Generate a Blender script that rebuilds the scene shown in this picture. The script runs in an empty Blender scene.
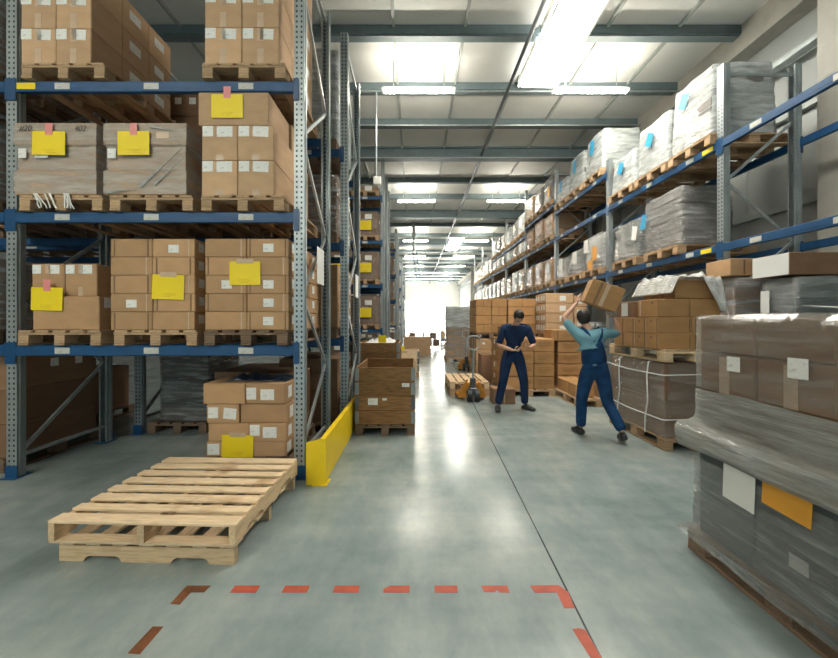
import bpy, math, random
from mathutils import Vector, Matrix, noise
random.seed(7)
R = random.Random(11)
sc = bpy.context.scene
COL = sc.collection
PI = math.pi

# ------------------------------------------------------------------ materials
def new_mat(name):
    m = bpy.data.materials.new(name); m.use_nodes = True
    nt = m.node_tree; b = nt.nodes['Principled BSDF']
    return m, nt, b
def lnk(nt, a, b): nt.links.new(a, b)
def nd(nt, t, **k):
    n = nt.nodes.new(t)
    for a, v in k.items(): setattr(n, a, v)
    return n
def mathn(nt, op, a, b=None):
    n = nd(nt, 'ShaderNodeMath', operation=op)
    for i, v in enumerate((a, b)):
        if v is None: continue
        if isinstance(v, (int, float)): n.inputs[i].default_value = v
        else: lnk(nt, v, n.inputs[i])
    return n.outputs[0]
def ramp(nt, fac, stops):
    r = nd(nt, 'ShaderNodeValToRGB')
    els = r.color_ramp.elements
    while len(els) < len(stops): els.new(0.5)
    for e, (p, c) in zip(els, stops):
        e.position = p; e.color = (*c, 1) if len(c) == 3 else c
    lnk(nt, fac, r.inputs[0]); return r.outputs[0]
def tex(nt, scale, detail=3, stretch=(1, 1, 1), coord='Object', rough=.55):
    tc = nd(nt, 'ShaderNodeTexCoord'); mp = nd(nt, 'ShaderNodeMapping')
    mp.inputs['Scale'].default_value = stretch
    lnk(nt, tc.outputs[coord], mp.inputs[0])
    n = nd(nt, 'ShaderNodeTexNoise'); n.inputs['Scale'].default_value = scale
    n.inputs['Detail'].default_value = detail; n.inputs['Roughness'].default_value = rough
    lnk(nt, mp.outputs[0], n.inputs['Vector']); return n.outputs['Fac']
def bump(nt, b, h, s=.2, d=.01):
    n = nd(nt, 'ShaderNodeBump'); n.inputs['Strength'].default_value = s; n.inputs['Distance'].default_value = d
    lnk(nt, h, n.inputs['Height']); lnk(nt, n.outputs[0], b.inputs['Normal'])
def scale_col(c, k): return tuple(min(1, v * k) for v in c)
def plain(name, c, rough=.6, metal=0, var=.12, scale=6, spec=.5):
    m, nt, b = new_mat(name)
    f = tex(nt, scale)
    lnk(nt, ramp(nt, f, [(.3, scale_col(c, 1 - var)), (.7, scale_col(c, 1 + var))]), b.inputs['Base Color'])
    b.inputs['Roughness'].default_value = rough; b.inputs['Metallic'].default_value = metal
    b.inputs['Specular IOR Level'].default_value = spec
    return m
def rnd_value(nt, col, lo, hi):
    oi = nd(nt, 'ShaderNodeObjectInfo'); hs = nd(nt, 'ShaderNodeHueSaturation')
    mr = nd(nt, 'ShaderNodeMapRange'); mr.inputs[3].default_value = lo; mr.inputs[4].default_value = hi
    lnk(nt, oi.outputs['Random'], mr.inputs[0]); lnk(nt, mr.outputs[0], hs.inputs['Value'])
    lnk(nt, col, hs.inputs['Color']); return hs.outputs[0]
def card_mat(name, c, var=.1, lo=.86, hi=1.12):
    m, nt, b = new_mat(name)
    f = tex(nt, 5, 4, (1, 1, 2.5))
    col = ramp(nt, f, [(.25, scale_col(c, 1 - var)), (.75, scale_col(c, 1 + var))])
    lnk(nt, rnd_value(nt, col, lo, hi), b.inputs['Base Color'])
    b.inputs['Roughness'].default_value = .75; b.inputs['Specular IOR Level'].default_value = .25
    bump(nt, b, f, .15, .02); return m
def wood_mat(name, c, dark=.55, stretch=(1, 9, 9), knots=True):
    m, nt, b = new_mat(name)
    f = tex(nt, 7, 6, stretch)
    col = ramp(nt, f, [(.25, scale_col(c, dark)), (.5, c), (.8, scale_col(c, 1.18))])
    if knots:
        k = tex(nt, 3.5, 2, (1, 1, 1))
        kr = ramp(nt, k, [(.60, (1, 1, 1)), (.75, (.55, .42, .32))])
        mx = nd(nt, 'ShaderNodeMix', data_type='RGBA', blend_type='MULTIPLY'); mx.inputs[0].default_value = .8
        lnk(nt, col, mx.inputs[6]); lnk(nt, kr, mx.inputs[7]); col = mx.outputs[2]
    lnk(nt, rnd_value(nt, col, .82, 1.12), b.inputs['Base Color'])
    b.inputs['Roughness'].default_value = .8; b.inputs['Specular IOR Level'].default_value = .2
    bump(nt, b, f, .25, .01); return m
def emit(name, c, s):
    m, nt, b = new_mat(name)
    b.inputs['Base Color'].default_value = (*c, 1); b.inputs['Roughness'].default_value = .4
    b.inputs['Emission Color'].default_value = (*c, 1); b.inputs['Emission Strength'].default_value = s
    return m
def film_mat(name, c, lo, hi, rough=.22, stretch=(1.2, 1.2, 9), scale=2.2, bs=.5):
    """stretch film: clear where thin, milky where it is layered and creased, pale streaks painted in as highlights"""
    m, nt, b = new_mat(name)
    f = tex(nt, scale, 5, stretch, rough=.6)
    b.inputs['Base Color'].default_value = (*c, 1); b.inputs['Roughness'].default_value = rough
    b.inputs['Specular IOR Level'].default_value = .6
    tr = nd(nt, 'ShaderNodeBsdfTransparent'); mx = nd(nt, 'ShaderNodeMixShader')
    mr = nd(nt, 'ShaderNodeMapRange'); mr.inputs[1].default_value = .34; mr.inputs[2].default_value = .68
    mr.inputs[3].default_value = lo; mr.inputs[4].default_value = hi
    lnk(nt, f, mr.inputs[0])
    g = tex(nt, 3.2, 9, (.55, .55, 13), rough=.72); st = nd(nt, 'ShaderNodeMapRange')
    st.inputs[1].default_value = .575; st.inputs[2].default_value = .66; st.inputs[3].default_value = 0; st.inputs[4].default_value = min(.9, hi * 1.25)
    lnk(nt, g, st.inputs[0])  # sharp opacity streaks stand in for specular highlights
    lnk(nt, mathn(nt, 'MAXIMUM', mr.outputs[0], st.outputs[0]), mx.inputs[0])
    lnk(nt, tr.outputs[0], mx.inputs[1]); lnk(nt, b.outputs[0], mx.inputs[2])
    w = tex(nt, 7, 4, (1.2, 1.2, 6)); h = mathn(nt, 'ADD', w, mathn(nt, 'MULTIPLY', g, .9)); bump(nt, b, h, min(1, bs * 1.7), .05)
    gl = nd(nt, 'ShaderNodeBsdfGlossy'); gl.inputs['Roughness'].default_value = .13; gl.inputs['Color'].default_value = (.95, .95, .92, 1)
    lw = nd(nt, 'ShaderNodeLayerWeight'); lw.inputs[0].default_value = .22
    nrm = b.inputs['Normal'].links[0].from_socket; lnk(nt, nrm, gl.inputs['Normal']); lnk(nt, nrm, lw.inputs['Normal'])
    m2 = nd(nt, 'ShaderNodeMixShader'); lnk(nt, mathn(nt, 'ADD', mathn(nt, 'MULTIPLY', lw.outputs[0], .55), .025), m2.inputs[0])
    lnk(nt, mx.outputs[0], m2.inputs[1]); lnk(nt, gl.outputs[0], m2.inputs[2])
    lnk(nt, m2.outputs[0], nt.nodes['Material Output'].inputs[0])
    return m
def upright_mat(name, c):
    m, nt, b = new_mat(name)
    tc = nd(nt, 'ShaderNodeTexCoord'); sp = nd(nt, 'ShaderNodeSeparateXYZ'); lnk(nt, tc.outputs['Object'], sp.inputs[0])
    ge = nd(nt, 'ShaderNodeTexCoord'); sn = nd(nt, 'ShaderNodeSeparateXYZ'); lnk(nt, ge.outputs['Normal'], sn.inputs[0])
    ax = mathn(nt, 'ABSOLUTE', sp.outputs[0])
    dx = mathn(nt, 'ABSOLUTE', mathn(nt, 'SUBTRACT', ax, .023))
    inx = mathn(nt, 'LESS_THAN', dx, .0085)
    zm = mathn(nt, 'MODULO', mathn(nt, 'ADD', sp.outputs[2], .01), .05)
    inz = mathn(nt, 'LESS_THAN', mathn(nt, 'ABSOLUTE', mathn(nt, 'SUBTRACT', zm, .025)), .0105)
    fr = mathn(nt, 'GREATER_THAN', mathn(nt, 'ABSOLUTE', sn.outputs[1]), .7)
    hole = mathn(nt, 'MULTIPLY', mathn(nt, 'MULTIPLY', inx, inz), fr)
    f = tex(nt, 9, 3, (1, 1, .4))
    base = ramp(nt, f, [(.3, scale_col(c, .8)), (.7, scale_col(c, 1.15))])
    mx = nd(nt, 'ShaderNodeMix', data_type='RGBA'); lnk(nt, hole, mx.inputs[0]); lnk(nt, base, mx.inputs[6])
    mx.inputs[7].default_value = (.012, .015, .02, 1); lnk(nt, mx.outputs[2], b.inputs['Base Color'])
    b.inputs['Roughness'].default_value = .42
    lnk(nt, mathn(nt, 'MULTIPLY', mathn(nt, 'SUBTRACT', 1.0, hole), .55), b.inputs['Metallic'])
    return m
def label_mat(name, c=(.82, .82, .78), ink=(.45, .45, .43)):
    m, nt, b = new_mat(name)
    f = tex(nt, 60, 2, (.35, .35, 1.6))
    lnk(nt, ramp(nt, f, [(.56, c), (.66, scale_col(c, .72))]), b.inputs['Base Color'])
    b.inputs['Roughness'].default_value = .6; return m
def floor_mat():
    m, nt, b = new_mat('polished_concrete')
    f1 = tex(nt, .55, 6, (1, 1, 1)); f2 = tex(nt, 4, 6, (1.0, .5, 1), rough=.7); f3 = tex(nt, 1.6, 3, (.5, 2.2, 1))
    s = mathn(nt, 'ADD', mathn(nt, 'MULTIPLY', f1, .5), mathn(nt, 'ADD', mathn(nt, 'MULTIPLY', f2, .3), mathn(nt, 'MULTIPLY', f3, .2)))
    col = ramp(nt, s, [(.35, (.15, .205, .212)), (.5, (.275, .325, .32)), (.65, (.43, .46, .43))])
    tc = nd(nt, 'ShaderNodeTexCoord'); sp = nd(nt, 'ShaderNodeSeparateXYZ'); lnk(nt, tc.outputs['Object'], sp.inputs[0])
    # sawn expansion joints: one long, slightly slanting, and cross joints
    xl = mathn(nt, 'ADD', mathn(nt, 'MULTIPLY', sp.outputs[1], .0495), .762)
    d1 = mathn(nt, 'ABSOLUTE', mathn(nt, 'SUBTRACT', sp.outputs[0], xl))
    j1 = mathn(nt, 'LESS_THAN', d1, .0055)
    ym = mathn(nt, 'ABSOLUTE', mathn(nt, 'SUBTRACT', mathn(nt, 'MODULO', mathn(nt, 'ADD', sp.outputs[1], 20.0 - 4.83 + 3), 5.0), 3.17 - 0.0))
    ym = mathn(nt, 'ABSOLUTE', mathn(nt, 'SUBTRACT', sp.outputs[1], 4.83))
    j2 = mathn(nt, 'MULTIPLY', mathn(nt, 'LESS_THAN', ym, .006), .45)
    j = mathn(nt, 'MAXIMUM', j1, j2)
    mx = nd(nt, 'ShaderNodeMix', data_type='RGBA'); lnk(nt, j, mx.inputs[0]); lnk(nt, col, mx.inputs[6])
    mx.inputs[7].default_value = (.03, .035, .04, 1); lnk(nt, mx.outputs[2], b.inputs['Base Color'])
    rr = nd(nt, 'ShaderNodeMapRange'); rr.inputs[3].default_value = .10; rr.inputs[4].default_value = .34
    lnk(nt, f2, rr.inputs[0]); lnk(nt, rr.outputs[0], b.inputs['Roughness'])
    b.inputs['Specular IOR Level'].default_value = .5
    bump(nt, b, f2, .05, .01); return m

M = {}
M['card'] = card_mat('cardboard_tan', (.475, .292, .155))
M['card_light'] = card_mat('cardboard_light', (.555, .365, .215))
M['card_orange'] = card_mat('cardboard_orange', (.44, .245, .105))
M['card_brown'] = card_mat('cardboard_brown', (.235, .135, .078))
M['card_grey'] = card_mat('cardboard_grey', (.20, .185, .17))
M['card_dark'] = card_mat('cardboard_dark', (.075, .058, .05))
M['slate'] = card_mat('slate_goods', (.13, .15, .155))
M['pale'] = card_mat('pale_goods', (.50, .53, .52))
M['white_board'] = plain('white_board', (.80, .80, .77), .6, var=.03)
M['tape'] = plain('packing_tape', (.55, .40, .27), .35)
M['seam'] = plain('flap_seam', (.20, .12, .065), .8)
M['print'] = plain('carton_print', (.27, .145, .06), .8)
M['pink_tape'] = plain('pink_tape', (.72, .25, .24), .45)
M['label'] = label_mat('white_label')
M['beam_label'] = label_mat('beam_label_card', (.55, .55, .50))
M['yellow'] = plain('yellow_note', (.88, .66, .01), .55, var=.03)
M['yellow_ink'] = plain('yellow_note_ink', (.72, .50, .012), .6)
M['ink'] = plain('black_marker', (.03, .03, .035), .6)
M['orange_note'] = plain('orange_note', (.72, .33, .03), .5, var=.06)
M['blue_note'] = plain('blue_note', (.02, .28, .50), .5)
M['paper'] = plain('white_paper', (.78, .78, .74), .6, var=.03)
M['wood'] = wood_mat('pallet_wood', (.47, .32, .19))
M['wood_y'] = wood_mat('pallet_wood_cross', (.47, .32, .19), stretch=(9, 1, 9))
M['new'] = wood_mat('fresh_pine', (.74, .56, .36), .74)
M['new_y'] = wood_mat('fresh_pine_cross', (.66, .48, .29), .7, (9, 1, 9))
M['old'] = wood_mat('old_pallet_wood', (.22, .15, .10))
M['old_y'] = wood_mat('old_pallet_wood_cross', (.22, .15, .10), stretch=(9, 1, 9))
M['crate'] = wood_mat('crate_wood', (.25, .135, .055), .4, (1, 5, 7))
M['upright'] = upright_mat('galvanised_upright', (.34, .38, .385))
M['galv'] = plain('galvanised_steel', (.42, .46, .465), .38, .6, .15, 12)
M['blue'] = plain('blue_beam_paint', (.003, .062, .17), .5, 0, .1)
M['blue_dark'] = plain('blue_connector_paint', (.004, .055, .15), .4, 0, .1)
M['guard'] = plain('yellow_guard_paint', (.90, .62, .01), .42, 0, .05)
M['redtape'] = plain('red_floor_tape', (.44, .078, .04), .6, 0, .15, 14)
M['browntape'] = plain('worn_floor_tape', (.17, .06, .022), .6, 0, .3, 14)
M['film'] = film_mat('stretch_film', (.70, .71, .69), .10, .55)
M['film_clear'] = film_mat('stretch_film_clear', (.72, .69, .64), .05, .36, .16)
M['film_dark'] = film_mat('stretch_film_thin_grey', (.48, .51, .50), .16, .62, .25, stretch=(.9, .9, 10))
M['film_heavy'] = film_mat('stretch_film_heavy', (.50, .52, .50), .40, .80, .28, stretch=(.9, .9, 10))
M['film_white'] = film_mat('stretch_film_white', (.74, .79, .78), .42, .9, .3, stretch=(1, 1, 5), scale=3)
M['film_tight'] = film_mat('stretch_film_tight', (.84, .81, .75), .20, .58, .2, stretch=(.8, .8, 5), scale=2.5, bs=.35)  # base whitened so its streaks read as specular highlights
M['film_fold'] = plain('folded_film', (.80, .80, .76), .25, var=.05)
M['film_drape'] = film_mat('loose_film', (.88, .89, .85), .55, .95, .25, stretch=(4, 4, 2), scale=3)
M['strap'] = plain('white_strap', (.78, .79, .76), .45, var=.04)
M['wall'] = plain('wall_panel_paint', (.40, .42, .41), .6, 0, .04, 1)
M['wall_white'] = plain('white_wall_paint', (.90, .885, .825), .6, 0, .03, 1)
M['ceil'] = plain('ceiling_panel', (.74, .75, .72), .65, 0, .05, .8)
M['purlin'] = plain('purlin_steel', (.15, .195, .21), .5, 0, .1)
M['purlin_light'] = plain('rib_paint', (.40, .43, .42), .5, 0, .06)
M['concrete'] = plain('column_concrete', (.41, .395, .35), .75, 0, .08, 5)
M['rubber'] = plain('black_rubber', (.02, .022, .024), .55)
M['jack'] = plain('jack_orange_paint', (.72, .30, .035), .42)
M['hinge'] = plain('dull_hinge_steel', (.26, .28, .28), .5, .3)
M['steel_dark'] = plain('dark_steel', (.11, .12, .13), .4, .5)
M['skin'] = plain('skin', (.55, .32, .22), .55, 0, .05)
M['navy'] = plain('navy_cloth', (.011, .028, .075), .85, 0, .25, 9, .2)
M['navy2'] = plain('blue_overall_cloth', (.010, .045, .12), .85, 0, .25, 9, .2)
M['shirt'] = plain('light_blue_cloth', (.17, .35, .42), .85, 0, .12, 9, .2)
M['hair'] = plain('dark_hair', (.016, .012, .011), .6, 0, .3, 30)
M['shoe'] = plain('black_shoe', (.015, .018, .022), .45)
M['tarp'] = plain('black_plastic_sheet', (.012, .02, .035), .3, 0, .3, 8)
M['tube'] = emit('lit_tube', (1, .94, .80), 88)
M['sky_panel'] = emit('daylit_skylight', (1, .97, .88), 25)
M['daylight'] = emit('daylight_panes', (1, .99, .95), 18)
M['fill_back'] = emit('fill_panes_behind', (.62, .86, 1), .4)  # glow of the added back door, a bluish fill for the shadows
M['floor'] = floor_mat()

# ------------------------------------------------------------------ mesh helpers
class MB:
    def __init__(self): self.v = []; self.f = []
    def add(self, vs, fs):
        o = len(self.v); self.v += [tuple(v) for v in vs]; self.f += [tuple(i + o for i in f) for f in fs]; return self
    def box(self, x0, x1, y0, y1, z0, z1, b=0.0, rot=None, piv=None):
        c = Vector(((x0 + x1) / 2, (y0 + y1) / 2, (z0 + z1) / 2)); h = (abs(x1 - x0) / 2, abs(y1 - y0) / 2, abs(z1 - z0) / 2)
        S = [(sx, sy, sz) for sx in (-1, 1) for sy in (-1, 1) for sz in (-1, 1)]
        if b <= 0:
            vs = [Vector((s[0] * h[0], s[1] * h[1], s[2] * h[2])) for s in S]
            fs = [(0, 1, 3, 2), (4, 6, 7, 5), (0, 4, 5, 1), (2, 3, 7, 6), (0, 2, 6, 4), (1, 5, 7, 3)]
        else:
            b = min(b, min(h) * .45); vs = []; ix = {}
            for s in S:
                for a in range(3):
                    p = [s[k] * (h[k] - (0 if k == a else b)) for k in range(3)]
                    ix[(s, a)] = len(vs); vs.append(Vector(p))
            fs = []
            for a in range(3):
                u, w = (a + 1) % 3, (a + 2) % 3
                for sg in (-1, 1):
                    q = []
                    for su, sw in ((-1, -1), (1, -1), (1, 1), (-1, 1)):
                        s = [0, 0, 0]; s[a] = sg; s[u] = su; s[w] = sw; q.append(ix[(tuple(s), a)])
                    fs.append(q)
            for a in range(3):
                u, w = (a + 1) % 3, (a + 2) % 3
                for su in (-1, 1):
                    for sw in (-1, 1):
                        s0 = [0, 0, 0]; s0[u] = su; s0[w] = sw; s1 = list(s0); s0[a] = -1; s1[a] = 1
                        s0 = tuple(s0); s1 = tuple(s1)
                        fs.append([ix[(s0, u)], ix[(s1, u)], ix[(s1, w)], ix[(s0, w)]])
            for s in S: fs.append([ix[(s, 0)], ix[(s, 1)], ix[(s, 2)]])
            out = []
            for f in fs:
                n = (vs[f[1]] - vs[f[0]]).cross(vs[f[2]] - vs[f[0]]); m = sum((vs[i] for i in f), Vector()) / len(f)
                out.append(f if n.dot(m) > 0 else f[::-1])
            fs = out
        if rot is not None:
            p = Vector(piv) - c if piv is not None else Vector()
            vs = [rot @ (v - p) + p for v in vs]
        return self.add([v + c for v in vs], fs)
    def bar(self, p0, p1, w, h, up=(0, 0, 1)):
        p0, p1 = Vector(p0), Vector(p1); d = (p1 - p0).normalized(); u = Vector(up)
        if abs(d.dot(u)) > .95: u = Vector((0, 1, 0))
        s = d.cross(u).normalized(); t = s.cross(d)
        vs = [p + s * (a * w / 2) + t * (c * h / 2) for p in (p0, p1) for a, c in ((-1, -1), (1, -1), (1, 1), (-1, 1))]
        return self.add(vs, [(3, 2, 1, 0), (4, 5, 6, 7), (0, 1, 5, 4), (1, 2, 6, 5), (2, 3, 7, 6), (3, 0, 4, 7)])
    def tube(self, pts, r, n=10, closed=False):
        pts = [Vector(p) for p in pts]; rings = []; k = len(pts); prev = None
        for i, p in enumerate(pts):
            a = pts[(i - 1) % k] if (closed or i > 0) else p; b = pts[(i + 1) % k] if (closed or i < k - 1) else p
            d = (b - a).normalized()
            if prev is None:
                u = Vector((0, 0, 1)) if abs(d.z) < .9 else Vector((1, 0, 0))
                prev = (u - d * u.dot(d)).normalized()
            else: prev = (prev - d * prev.dot(d)).normalized()
            s = d.cross(prev); rr = r[i] if isinstance(r, (list, tuple)) else r
            rings.append([p + (prev * math.cos(2 * PI * j / n) + s * math.sin(2 * PI * j / n)) * rr for j in range(n)])
        vs = [v for ring in rings for v in ring]; fs = []
        for i in range(k if closed else k - 1):
            a, b = i * n, ((i + 1) % k) * n
            for j in range(n): fs.append((a + j, a + (j + 1) % n, b + (j + 1) % n, b + j))
        if not closed: fs += [tuple(range(n))[::-1], tuple(range((k - 1) * n, k * n))]
        return self.add(vs, fs)
    def prism(self, poly, axis, a0, a1):
        """closed polygon in the two other axes, extruded along axis"""
        def P(u, w, a):
            return {'x': (a, u, w), 'y': (u, a, w), 'z': (u, w, a)}[axis]
        n = len(poly); vs = [P(u, w, a0) for u, w in poly] + [P(u, w, a1) for u, w in poly]
        fs = [tuple(range(n)), tuple(range(2 * n - 1, n - 1, -1))] + [(i, i + n, (i + 1) % n + n, (i + 1) % n) for i in range(n)]
        return self.add(vs, fs)
    def mesh(self, name, mat, smooth=False):
        me = bpy.data.meshes.new(name); me.from_pydata(self.v, [], self.f); me.validate()
        import bmesh
        bm = bmesh.new(); bm.from_mesh(me); bmesh.ops.recalc_face_normals(bm, faces=bm.faces); bm.to_mesh(me); bm.free()
        if smooth: me.polygons.foreach_set('use_smooth', [True] * len(me.polygons))
        me.materials.append(M[mat] if isinstance(mat, str) else mat); return me

def link(name, data, parent=None, loc=(0, 0, 0), rz=0.0):
    o = bpy.data.objects.new(name, data); COL.objects.link(o)
    o.location = loc; o.rotation_euler = (0, 0, rz)
    if parent is not None: o.parent = parent
    return o
def part(name, mb, mat, parent=None, loc=(0, 0, 0), rz=0.0, smooth=False):
    return link(name, mb.mesh(name, mat, smooth), parent, loc, rz)
SEEN = {}
def tag(o, label, cat, group=None, stuff=False):
    o['label'] = label; o['category'] = cat
    if group: o['group'] = group
    if stuff: o['kind'] = 'stuff'
    n = len(label.split())
    if not 4 <= n <= 16: print('LABELLEN', n, label)
    if label in SEEN: print('DUPLABEL', label)
    SEEN[label] = 1; return o
def thing(name, label, cat, loc=(0, 0, 0), rz=0, group=None):
    return tag(link(name, None, None, loc, rz), label, cat, group)
def struct(name, mb, mat):
    o = part(name, mb, mat); o['kind'] = 'structure'; return o
KIDS = {}
def copy_tree(o, parent=None):
    c = o.copy(); COL.objects.link(c)
    if parent is not None: c.parent = parent
    for ch in list(o.children): copy_tree(ch, c)
    return c
def retag(o, label, group=None):
    if group: o['group'] = group
    return tag(o, label, o['category'], group or o.get('group'))

# ------------------------------------------------------------------ setting
XL, XR, YB, YF, H = -14.0, 5.8, -7.0, 46.0, 6.5
struct('floor', MB().box(XL, XR, YB, YF, -.2, 0), 'floor')
ce = MB(); ce.box(XL, XR, YB, YF, H, H + .2)
struct('ceiling', ce, 'ceil')
struct('wall_left', MB().box(XL - .2, XL, YB, YF, 0, H), 'wall')
wr = MB(); wr.box(XR, XR + .2, YB, YF, 0, H)
for i in range(28): wr.box(XR - .012, XR, YB + i * 1.9, YB + i * 1.9 + .03, 0, H)
struct('wall_right', wr, 'wall')
# far wall with its glazed door, back wall with an unseen glowing gate added as fill
DX0, DX1, DZ = -1.2, 3.9, 4.2
wf = MB(); wf.box(XL, DX0, YF, YF + .2, 0, H).box(DX1, XR, YF, YF + .2, 0, H).box(DX0, DX1, YF, YF + .2, DZ, H)
struct('wall_far', wf, 'wall_white')
d = MB()
for x in (DX0, .35, 1.75, 2.2, DX1): d.box(x - .045, x + .045, YF - .02, YF + .1, 0, DZ)
for z in (.03, 2.9, DZ): d.box(DX0, DX1, YF - .02, YF + .1, z - .04, z + .04)
door = part('door_1', d, 'wall_white'); door['kind'] = 'structure'
part('pane', MB().box(DX0, DX1, YF + .02, YF + .05, 0, DZ), 'daylight', door)
wb = MB(); wb.box(XL, -7, YB - .2, YB, 0, H).box(4.5, XR, YB - .2, YB, 0, H).box(-7, 4.5, YB - .2, YB, 5.2, H)
struct('wall_back', wb, 'wall_white')
d = MB()
for i in range(11): d.box(-7 + i * 1.15 - .05, -7 + i * 1.15 + .05, YB - .1, YB, 0, 5.2)
door = part('fill_door', d, 'galv'); door['kind'] = 'structure'
part('pane', MB().box(-7, 4.5, YB - .09, YB - .06, 0, 5.2), 'fill_back', door)  # unseen glowing door, added for front fill from behind the camera
# roof steel
k = 0
for yy in (-5.5, -4, -2.5, -1, 1.8, 3.2, 6.13, 7.6, 8.95, 12.6, 14.2, 18.4, 20.6, 23.3, 25.3, 27.3, 29.5, 31.6, 36, 38.5, 41, 43.5):
    k += 1; b = MB(); b.box(XL, XR, yy - .05, yy + .05, 6.35, 6.5).box(XL, XR, yy - .02, yy + .12, 6.33, 6.352)
    struct('trim_%d' % k, b, 'purlin')
for yy in (-1.6, 4.55, 10.4, 16.3, 22.1, 34):
    k += 1; b = MB(); b.box(XL, XR, yy - .1, yy + .1, 6.14, 6.17).box(XL, XR, yy - .015, yy + .015, 6.17, 6.46).box(XL, XR, yy - .1, yy + .1, 6.46, 6.5)
    struct('trim_%d' % k, b, 'purlin')
x = -13.54
while x < XR:
    k += 1; struct('trim_%d' % k, MB().box(x - .025, x + .025, YB, YF, 6.455, 6.5), 'purlin_light'); x += 1.2
k += 1; struct('trim_%d' % k, MB().box(XR - .3, XR, YB, YF, 6.05, 6.5), 'concrete')
for z in (1.6, 3.3, 4.7):
    k += 1; struct('trim_%d' % k, MB().box(XR - .09, XR, YB, YF, z - .07, z + .07), 'purlin_light')
for i, yy in enumerate((-1.6, 4.62, 10.4, 16.3, 22.1, 34)):
    k += 1; struct('trim_%d' % k, MB().box(5.32, XR, yy - .17, yy + .17, 0, H, .015), 'concrete')
tag(part('cable_tray', MB().box(5.55, 5.7, YB, YF, 5.42, 5.44).box(5.55, 5.56, YB, YF, 5.44, 5.50).box(5.69, 5.7, YB, YF, 5.44, 5.5), 'galv'),
    'long galvanised cable tray running high along the right wall', 'cable tray')
tag(part('conduit', MB().tube([(1.93, YB, 6.27), (1.93, 45.9, 6.27)], .035), 'steel_dark'),
    'dark conduit pipe running the length of the aisle under the ceiling', 'pipe')
for yy, zz, lb in ((7.5, 6.28, 'nearest of the thin pale pipes crossing under the roof, beside the tube lamps'),
                   (8.8, 6.28, 'thin pale pipe crossing the roof just behind the nearest tube lamps'),
                   (10.1, 6.08, 'thin pale pipe crossing the roof against the deep steel beam')):
    tag(part('conduit', MB().tube([(-2.6, yy, zz), (5.6, yy, zz)], .018, 8), 'galv'), lb, 'pipe', 'pipes across the roof')
# tube lamps
def lamp(x0, x1, y, z, label):
    t = thing('tube_lamp', label, 'lamp', ((x0 + x1) / 2, y, z), 0, 'tube lamps under the roof')
    w = (x1 - x0) / 2
    part('housing', MB().prism([(-.03, .05), (.03, .05), (.02, .09), (-.02, .09)], 'x', -w, w), 'wall_white', t)
    g = MB()
    for s in (-.035, .035): g.tube([(-w + .03, s, .018), (w - .03, s, .018)], .022, 8)
    part('light_tube', g, 'tube', t)
    for s in (-1, 1):
        part('end_cap', MB().box(s * w - .015, s * w + .015, -.065, .065, -.01, .05), 'wall_white', t)
        part('hanger', MB().tube([(s * w * .7, 0, .09), (s * w * .7, 0, 6.49 - z)], .008, 6), 'galv', t)
    return t
ordn = ['nearest', 'second', 'third', 'fourth', 'fifth', 'sixth', 'seventh', 'added eighth', 'ninth', 'tenth']
for i, yy in enumerate((6.92, 13.3, 19.9, 24.6, 29.0, 33.2, 38.0, 42.4)):  # last two rows are added to brighten the far wall
    lamp(-.60, .78, yy, 5.9, 'lit tube lamp over the left half of the aisle, %s row from the camera' % ordn[i])
    lamp(2.68, 4.08, yy, 5.9, 'lit tube lamp over the right half of the aisle, %s row from the camera' % ordn[i])
for xx, nm in ((-7.2, 'leftmost'), (-5.2, 'middle'), (-3.2, 'rightmost')):  # extra lamps out of view, added to light the left carton fronts
    for yy, rn in ((-1.6, 'nearer'), (-4.6, 'farther')):
        lamp(xx, xx + 1.5, yy, 5.9, 'added fill tube lamp behind the camera, %s one of three in the %s row' % (nm, rn))
for n_, (y0, y1) in enumerate(((3.3, 7.4), (20.8, 24.5))):
    b = MB(); b.box(2.14, 2.18, y0, y1, 6.28, 6.5).box(2.88, 2.92, y0, y1, 6.28, 6.5).box(2.12, 2.88, y0, y0 + .04, 6.28, 6.5).box(2.12, 2.88, y1 - .04, y1, 6.28, 6.5)
    w = part('window_%d' % (n_ + 1), b, 'wall_white'); w['kind'] = 'structure'
    part('pane', MB().box(2.12, 2.88, y0 + .04, y1 - .04, 6.295, 6.31), 'sky_panel', w)
# hanging things
t = thing('hanging_hoist', 'grey hoist pole with a narrow frame hanging over the far aisle', 'hoist', (0, 18.2, 6.5))
part('pole', MB().tube([(-.02, 0, 0), (0.0, 0, -1.5)], .07), 'galv', t)
b = MB(); b.bar((-.06, 0, -1.5), (.12, 0, -2.85), .05, .05); b.bar((.12, 0, -1.5), (.3, 0, -2.85), .05, .05); b.bar((.1, 0, -2.8), (.32, 0, -2.8), .05, .05)
for i in range(4): b.bar((0.0 + .035 * i, 0, -1.75 - .28 * i), (.15 + .035 * i, 0, -1.75 - .28 * i), .03, .03)
part('frame', b, 'blue', t)
t = thing('drop_cable', 'thin grey drop pipe with a white socket box beside the left racks', 'cable', (-.78, 7.5, 0))
part('pipe', MB().tube([(0, 0, 6.255), (0, 0, 4.5)], .016, 8), 'galv', t)
part('socket_box', MB().box(-.06, .1, -.05, .05, 4.34, 4.5, .01), 'wall_white', t)

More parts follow.
